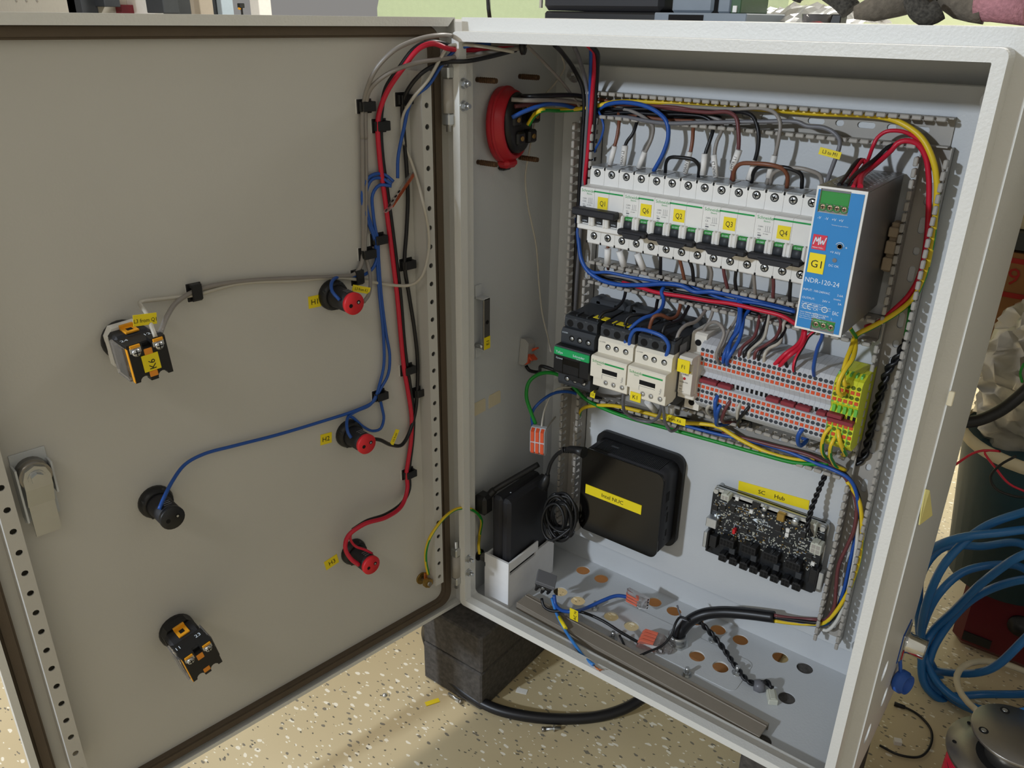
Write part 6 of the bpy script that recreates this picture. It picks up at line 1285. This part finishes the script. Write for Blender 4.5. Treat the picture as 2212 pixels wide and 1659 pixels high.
# waste bin with a bag
bc = AY(2175, 1080, 520)
bn = thing('waste_bin', 'dark teal waste bin with a cream rim and a plastic bag liner', 'bin', (bc[0], 560, bc[2]-170))
m_bin = M('dark_teal_plastic', '24424b', .5)
bz = AY(2150, 985, 460)[2]
ob('bin_body', MB().lathe([(75, -220), (98, -10), (98, 0)], (bc[0]+22, 560, bz), (0, 0, 1), 36), m_bin, bn)
ob('bin_rim', MB().lathe([(96, -16), (102, -14), (103, 0), (98, 2), (95, -2)], (bc[0]+22, 560, bz), (0, 0, 1), 40), m_beige, bn)
m_bag = M('thin_white_film', 'b5b1a6', .35, trans=.35, bump=(18, 1.0), var=(30, .2))
rb = random.Random(5); bv = []; bf = []; nb, mb_ = 44, 26
for j in range(mb_):
    for i in range(nb):
        a = 2*math.pi*i/nb; h = j/(mb_-1); r = (84+26*math.sin(h*2.6))*(1-.35*h)*(1+.13*rb.uniform(-1, 1)+.07*math.sin(5*a+7*h))
        bv.append((bc[0]+22+r*math.cos(a), 560+r*math.sin(a)*.9, bz-6+200*h+7*rb.uniform(-1, 1)))
for j in range(mb_-1):
    for i in range(nb): bf.append((j*nb+i, j*nb+(i+1) % nb, (j+1)*nb+(i+1) % nb, (j+1)*nb+i))
ob('bag_liner', MB().add(bv, bf, True), m_bag, bn, label='crumpled translucent bag')
gq = AY(2205, 800, 470); ob('green_twist', MB().tube(spline([AY(2212, 785, 466), AY(2204, 805, 466), AY(2208, 826, 466)], 3), 1.6, 6), W_['green'], bn)
ob('black_hose', MB().tube(spline([AY(2060, 912, 330), AY(2105, 910, 345), AY(2150, 893, 360), AY(2190, 866, 375), AY(2240, 820, 390)], 6), 7, 10), m_black, None, 'black cable crossing in front of the plastic bag', 'cable')
ob('thin_red_wire', MB().tube(spline([AY(2062, 1005, 400), AY(2100, 980, 405), AY(2125, 973, 410), AY(2160, 975, 415), AY(2127, 975, 412), AY(2150, 1010, 410), AY(2180, 1045, 410), AY(2215, 1062, 410)], 6), 1.5, 6), W_['red'], None, 'thin red wire drooping over the waste bin', 'wire')
ob('thin_black_wire', MB().tube(spline([AY(2195, 985, 405), AY(2160, 1005, 405), AY(2140, 1030, 405), AY(2150, 1055, 405), AY(2190, 1072, 405), AY(2220, 1075, 405)], 6), 1.6, 6), m_black, None, 'thin black wire looping in front of the waste bin', 'wire')
bxp = AY(2165, 560, 640)
bx = thing('cardboard_box', 'brown cardboard box with red printing behind the cabinet', 'box', (bxp[0]+140, 720, AY(2170, 690, 640)[2]-30))
zb0 = AY(2170, 690, 640)[2]-60; zb1 = AY(2190, 545, 640)[2]
ob('carton', MB().box(bxp[0]-30, bxp[0]+260, 640, 860, zb0, zb1, 1), m_card, bx)
m_rprint = M('red_print', 'a52a26', .8)
c0 = AY(2196, 592, 639); ob('red_print', MB().box(c0[0]-26, c0[0]-19, 638.9, 640, c0[2]-24, c0[2]+20).box(c0[0]-26, c0[0]+24, 638.9, 640, c0[2]+14, c0[2]+21).box(c0[0]-28, c0[0]+40, 638.9, 640, c0[2]-34, c0[2]-27).text('9', 34, (c0[0]-10, 638.8, c0[2]-16), UX, UZ), m_rprint, bx)
ob('paper_stack', MB().box(bxp[0]-10, bxp[0]+180, 650, 820, zb1+30, zb1+44, .6), m_beige, None, 'stack of beige papers above the cardboard box', 'paper')
ob('box_shelf', MB().box(bxp[0]-60, bxp[0]+420, 630, 1000, zb0-20, zb0), m_dark, None, 'dark shelf board under the cardboard box', 'shelf')
ob('paper_shelf', MB().box(bxp[0]-60, bxp[0]+420, 630, 1000, zb1+6, zb1+29), m_dark, None, 'dark shelf board under the stack of papers', 'shelf')
# ================================================================== bench behind the cabinet and what stands on it
TZ = 693.0
bw = thing('workbench', 'grey workbench standing behind the cabinet', 'bench', (600, 700, -ZF))
m_bench = M('bench_top_grey', 'c2c0ba', .5)
ob('bench_top', MB().box(-330, 1400, 232, 1100, TZ-28, TZ, 2), m_bench, bw)
ob('bench_back', MB().box(300, 1400, 1060, 1080, 420, TZ-28), M('beige_panel', 'a9a58c', .6), bw)
for x in (-300, 1370):
    for y in (250, 1070): ob('bench_leg', MB().box(x-18, x+18, y-18, y+18, -ZF, TZ-28), m_dark, bw)
def on(u, v, y): p = AY(u, v, y); return p
# black case
a = on(1171, 40, 330); b = on(1428, 40, 330)
mo = thing('black_case', 'black equipment case on the bench above the cabinet', 'case', ((a[0]+b[0])/2, 400, TZ))
ob('case_lid', MB().box(a[0], b[0], 330, 520, TZ+13, TZ+150, 6), m_black2, mo)
ob('case_base', MB().box(a[0]+1, b[0]-1, 332, 518, TZ, TZ+12.5, 3), m_black, mo)
ob('case_hinge', MB().cyl((a[0]-3, 331, TZ+16), (a[0]-3, 331, TZ+60), 2.4, n=10), m_chrome, mo)
# grey device
a = on(1424, 30, 310); b = on(1608, 30, 310)
gd = thing('grey_device', 'blue-grey electronic device with a foot plate beside the black case', 'device', ((a[0]+b[0])/2, 350, TZ))
m_dev = M('blue_grey_plastic', '7d8791', .5)
ob('foot_plate', MB().box(a[0]-1, b[0]+7, 300, 420, TZ, TZ+12, 1), m_dev, gd)
ob('device_body', MB().box(a[0]+9, a[0]+62, 322, 420, TZ+12, TZ+150, 3), m_dev, gd)
ob('device_body', MB().box(a[0]+68, a[0]+84, 322, 420, TZ+12, TZ+150, 2), m_dev, gd)
ob('device_gap', MB().box(a[0]+61, a[0]+69, 326, 420, TZ+12, TZ+150), m_void, gd)
ob('green_socket', MB().box(a[0]+85, a[0]+97, 320, 400, TZ+12, TZ+60, 1), M('dark_green_plastic', '3c5a3c', .5), gd)
ob('white_button', MB().box(a[0]+88, a[0]+93, 318, 321, TZ+13, TZ+20, .4), m_white, gd)
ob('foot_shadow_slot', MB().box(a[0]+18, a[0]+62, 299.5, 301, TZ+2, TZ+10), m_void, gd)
# clear bag, little tub
a = on(1640, 40, 420)
rb = random.Random(9); bv = []; bf = []; n1, n2 = 26, 10
for j in range(n2):
    for i in range(n1): bv.append((a[0]-20+i*6, 400+j*14, TZ+1+(16+9*rb.random())*math.sin(math.pi*j/(n2-1))*(.5+.5*math.sin(math.pi*i/(n1-1)))+4*rb.random()))
for j in range(n2-1):
    for i in range(n1-1): bf.append((j*n1+i, j*n1+i+1, (j+1)*n1+i+1, (j+1)*n1+i))
ob('plastic_bag', MB().add(bv, bf), M('clear_film', 'e6e3da', .2, trans=.5, bump=(60, .5)), None, 'crumpled clear plastic bag lying on the bench', 'bag')
a = on(1762, 45, 260)
tb_ = thing('screw_tub', 'small clear tub of red parts in front of the plastic bag', 'tub', (a[0], 262, TZ))
ob('tub', MB().lathe([(13, 0), (15, 12), (14, 12), (12.4, 1)], (a[0], 262, TZ), (0, 0, 1), 20), m_clear, tb_)
ob('red_parts', MB().box(a[0]-9, a[0]+9, 254, 270, TZ+1, TZ+8, 2), m_redcap, tb_)
ob('black_block', MB().box(on(1797, 40, 270)[0], on(1822, 40, 270)[0], 262, 282, TZ, TZ+12, 1), m_black, None, 'small black block on the bench beside the red parts', 'block')
# work gloves lying on the cabinet roof
m_glove = M('grey_brown_glove_fabric', '6e665a', .9, bump=(320, .9), var=(240, .35))
m_glove2 = M('dark_speckled_glove_coating', '4a4741', .9, bump=(420, 1.0), var=(420, .7))
m_cuff = M('pink_knit_cuff', 'b98289', .9, bump=(420, .9), var=(300, .3))
RT = LH+E_
def glove(lab, fingers, palm, cuff):
    t = thing('work_glove', lab, 'glove', (palm[0][0][0], palm[0][0][1], RT), 'work gloves on the cabinet')
    for pts, r in fingers: ob('glove_finger', MB().tube(spline(pts, 4), r if isinstance(r, (int, float)) else r, 14), m_glove2, t)
    ob('glove_palm', MB().tube(palm[0], palm[1], 18), m_glove, t)
    ob('glove_cuff', MB().tube(cuff[0], cuff[1], 18), m_cuff, t)
def G(u, v, y): return AY(u, v, y)
def zc(p, r): return (p[0], p[1], max(p[2], RT+r+.3))
glove('grey work glove lying on the cabinet roof, fingers to the left', [([zc(G(1790, -20, 130), 9), zc(G(1820, 2, 130), 9), zc(G(1838, 22, 130), 8)], 8.5), ([zc(G(1760, -30, 150), 8), zc(G(1720, -14, 150), 8), zc(G(1712, -2, 150), 8)], 8)],
      ([zc(G(1845, 30, 120), 8), zc(G(1885, 22, 122), 11), zc(G(1930, 0, 126), 14), zc(G(1980, -22, 132), 17), zc(G(2040, -40, 140), 18)], [5, 10, 14, 17, 17]), ([zc(G(2040, -40, 140), 16), zc(G(2110, -45, 150), 16)], [17, 18]))
glove('grey work glove with a pink cuff on the cabinet roof, farther right', [([zc(G(1975, -6, 110), 9), zc(G(1985, 20, 108), 9), zc(G(2005, 40, 106), 7), zc(G(2030, 20, 108), 9)], 8.5)],
      ([zc(G(2040, -10, 130), 10), zc(G(2080, 10, 128), 11), zc(G(2105, 22, 126), 10), zc(G(2120, 18, 126), 12)], [9, 11, 9, 12]), ([zc(G(2112, 14, 126), 11), zc(G(2150, 8, 124), 13), zc(G(2230, 12, 118), 15)], [11, 13, 15]))
# green screen and far room
gs = thing('green_screen', 'rounded pale green partition behind the cabinet', 'partition', (-150, 1500, -ZF))
g0 = AY(812, 36, 1500); g1 = AY(1700, 30, 1500)
poly = [(g0[0], -ZF), (g1[0], -ZF), (g1[0], 1300), (g0[0]+700, 1300), (g0[0]+160, 1000), (g0[0]+40, 800), (g0[0]+8, 715)]
ob('screen_panel', MB().prism(poly, 'xz', 1500, 1530), M('pale_green_fabric', 'd7e6bc', .8, bump=(200, .6)), gs)
c0 = AY(1058, 38, 700); ob('hanging_cable', MB().tube([(c0[0], 700, TZ), (c0[0]-3, 700, TZ+18), (c0[0]-10, 705, TZ+60)], 4.0, 10), m_black, None, 'black cable rising behind the cabinet in front of the green partition', 'cable')
def far(name, u0, u1, v1, v0, y, mat, lab, cat, dy=200, b=2):
    p = AY(u0, v0, y); q = AY(u1, v1, y)
    return ob(name, MB().box(p[0], q[0], y, y+dy, min(p[2], q[2]), max(p[2], q[2]), b), mat, None, lab, cat)
m_mach = M('cream_machine_paint', 'd9d4c6', .5); m_wht = M('bright_white_panel', 'efece6', .6)
pz = AY(300, 30, 900)
lb_ = thing('left_bench', 'cream work surface beyond the open door', 'bench', (-1200, 1300, -ZF))
ob('surface', MB().box(-2600, -340, 900, 2400, 640, 668, 2), m_mach, lb_)
ob('support', MB().box(-2560, -380, 1000, 2300, -ZF, 640), m_mach, lb_)
mk_ = thing('keypad_machine', 'cream machine with three grey keys beyond the top left of the door', 'machine', AY(60, 40, 1000))
p0, p1 = AY(-60, 60, 1000), AY(150, -60, 1000)
ob('machine_case', MB().box(p0[0], p1[0], 1000, 1200, 668, p1[2], 3), m_mach, mk_)
for u in (35, 57, 80):
    p = AY(u, 1, 999); ob('key', MB().box(p[0]-6, p[0]+6, 996, 1001, p[2]-5, p[2]+6, 1.5), m_duct, mk_)
for nm, u0, u1, v1, v0, y, mat, lab, cat in (
    ('dark_post', 152, 163, -60, 45, 1000, m_dark, 'dark post beside the cream machine beyond the door', 'post'),
    ('black_monitor', 178, 214, -60, 14, 1050, m_dark, 'dark slanted monitor foot beyond the door', 'monitor'),
    ('white_cabinet', 200, 320, -60, 45, 1200, m_wht, 'white equipment cabinet beyond the door', 'cabinet'),
    ('dark_box', 233, 260, 10, 30, 1150, m_maroon, 'small dark box under the white cabinet beyond the door', 'box'),
    ('dark_stand', 318, 342, -60, 28, 1100, m_dark, 'dark stand right of the white cabinet beyond the door', 'stand'),
    ('dark_pole', 352, 370, -60, 30, 1200, m_dark, 'dark pole in front of the beige columns beyond the door', 'pole'),
    ('beige_locker', 371, 422, -60, 60, 1400, M('beige_locker_paint', 'b5aa9a', .6), 'beige locker beyond the door', 'locker'),
    ('glass_partition', 424, 470, -60, 60, 1700, M('pale_window_blue', 'cfe0ef', .4), 'pale blue glazed partition far beyond the door', 'partition'),
    ('partition_post', 433, 438, -60, 60, 1650, m_dark, 'dark post in front of the pale glazed partition', 'post'),
    ('white_column', 545, 552, -60, 60, 1600, m_wht, 'white upright column far beyond the door', 'column')):
    far(nm, u0, u1, v1, v0, y, mat, lab, cat, 60)
p = AY(517, 12, 1400); tr = thing('tripod_head', 'small black tripod head with a yellow knob beyond the door', 'tripod', p)
ob('head', MB().box(p[0]-14, p[0]+6, 1400, 1420, p[2]-8, p[2]+8, 2), m_black, tr); ob('stem', MB().cyl((p[0]-2, 1410, -ZF), (p[0]-2, 1410, p[2]), 4, n=8), m_black, tr); ob('knob', MB().cyl((p[0]-4, 1398, p[2]-10), (p[0]-4, 1410, p[2]-10), 4, n=10), m_amber, tr)
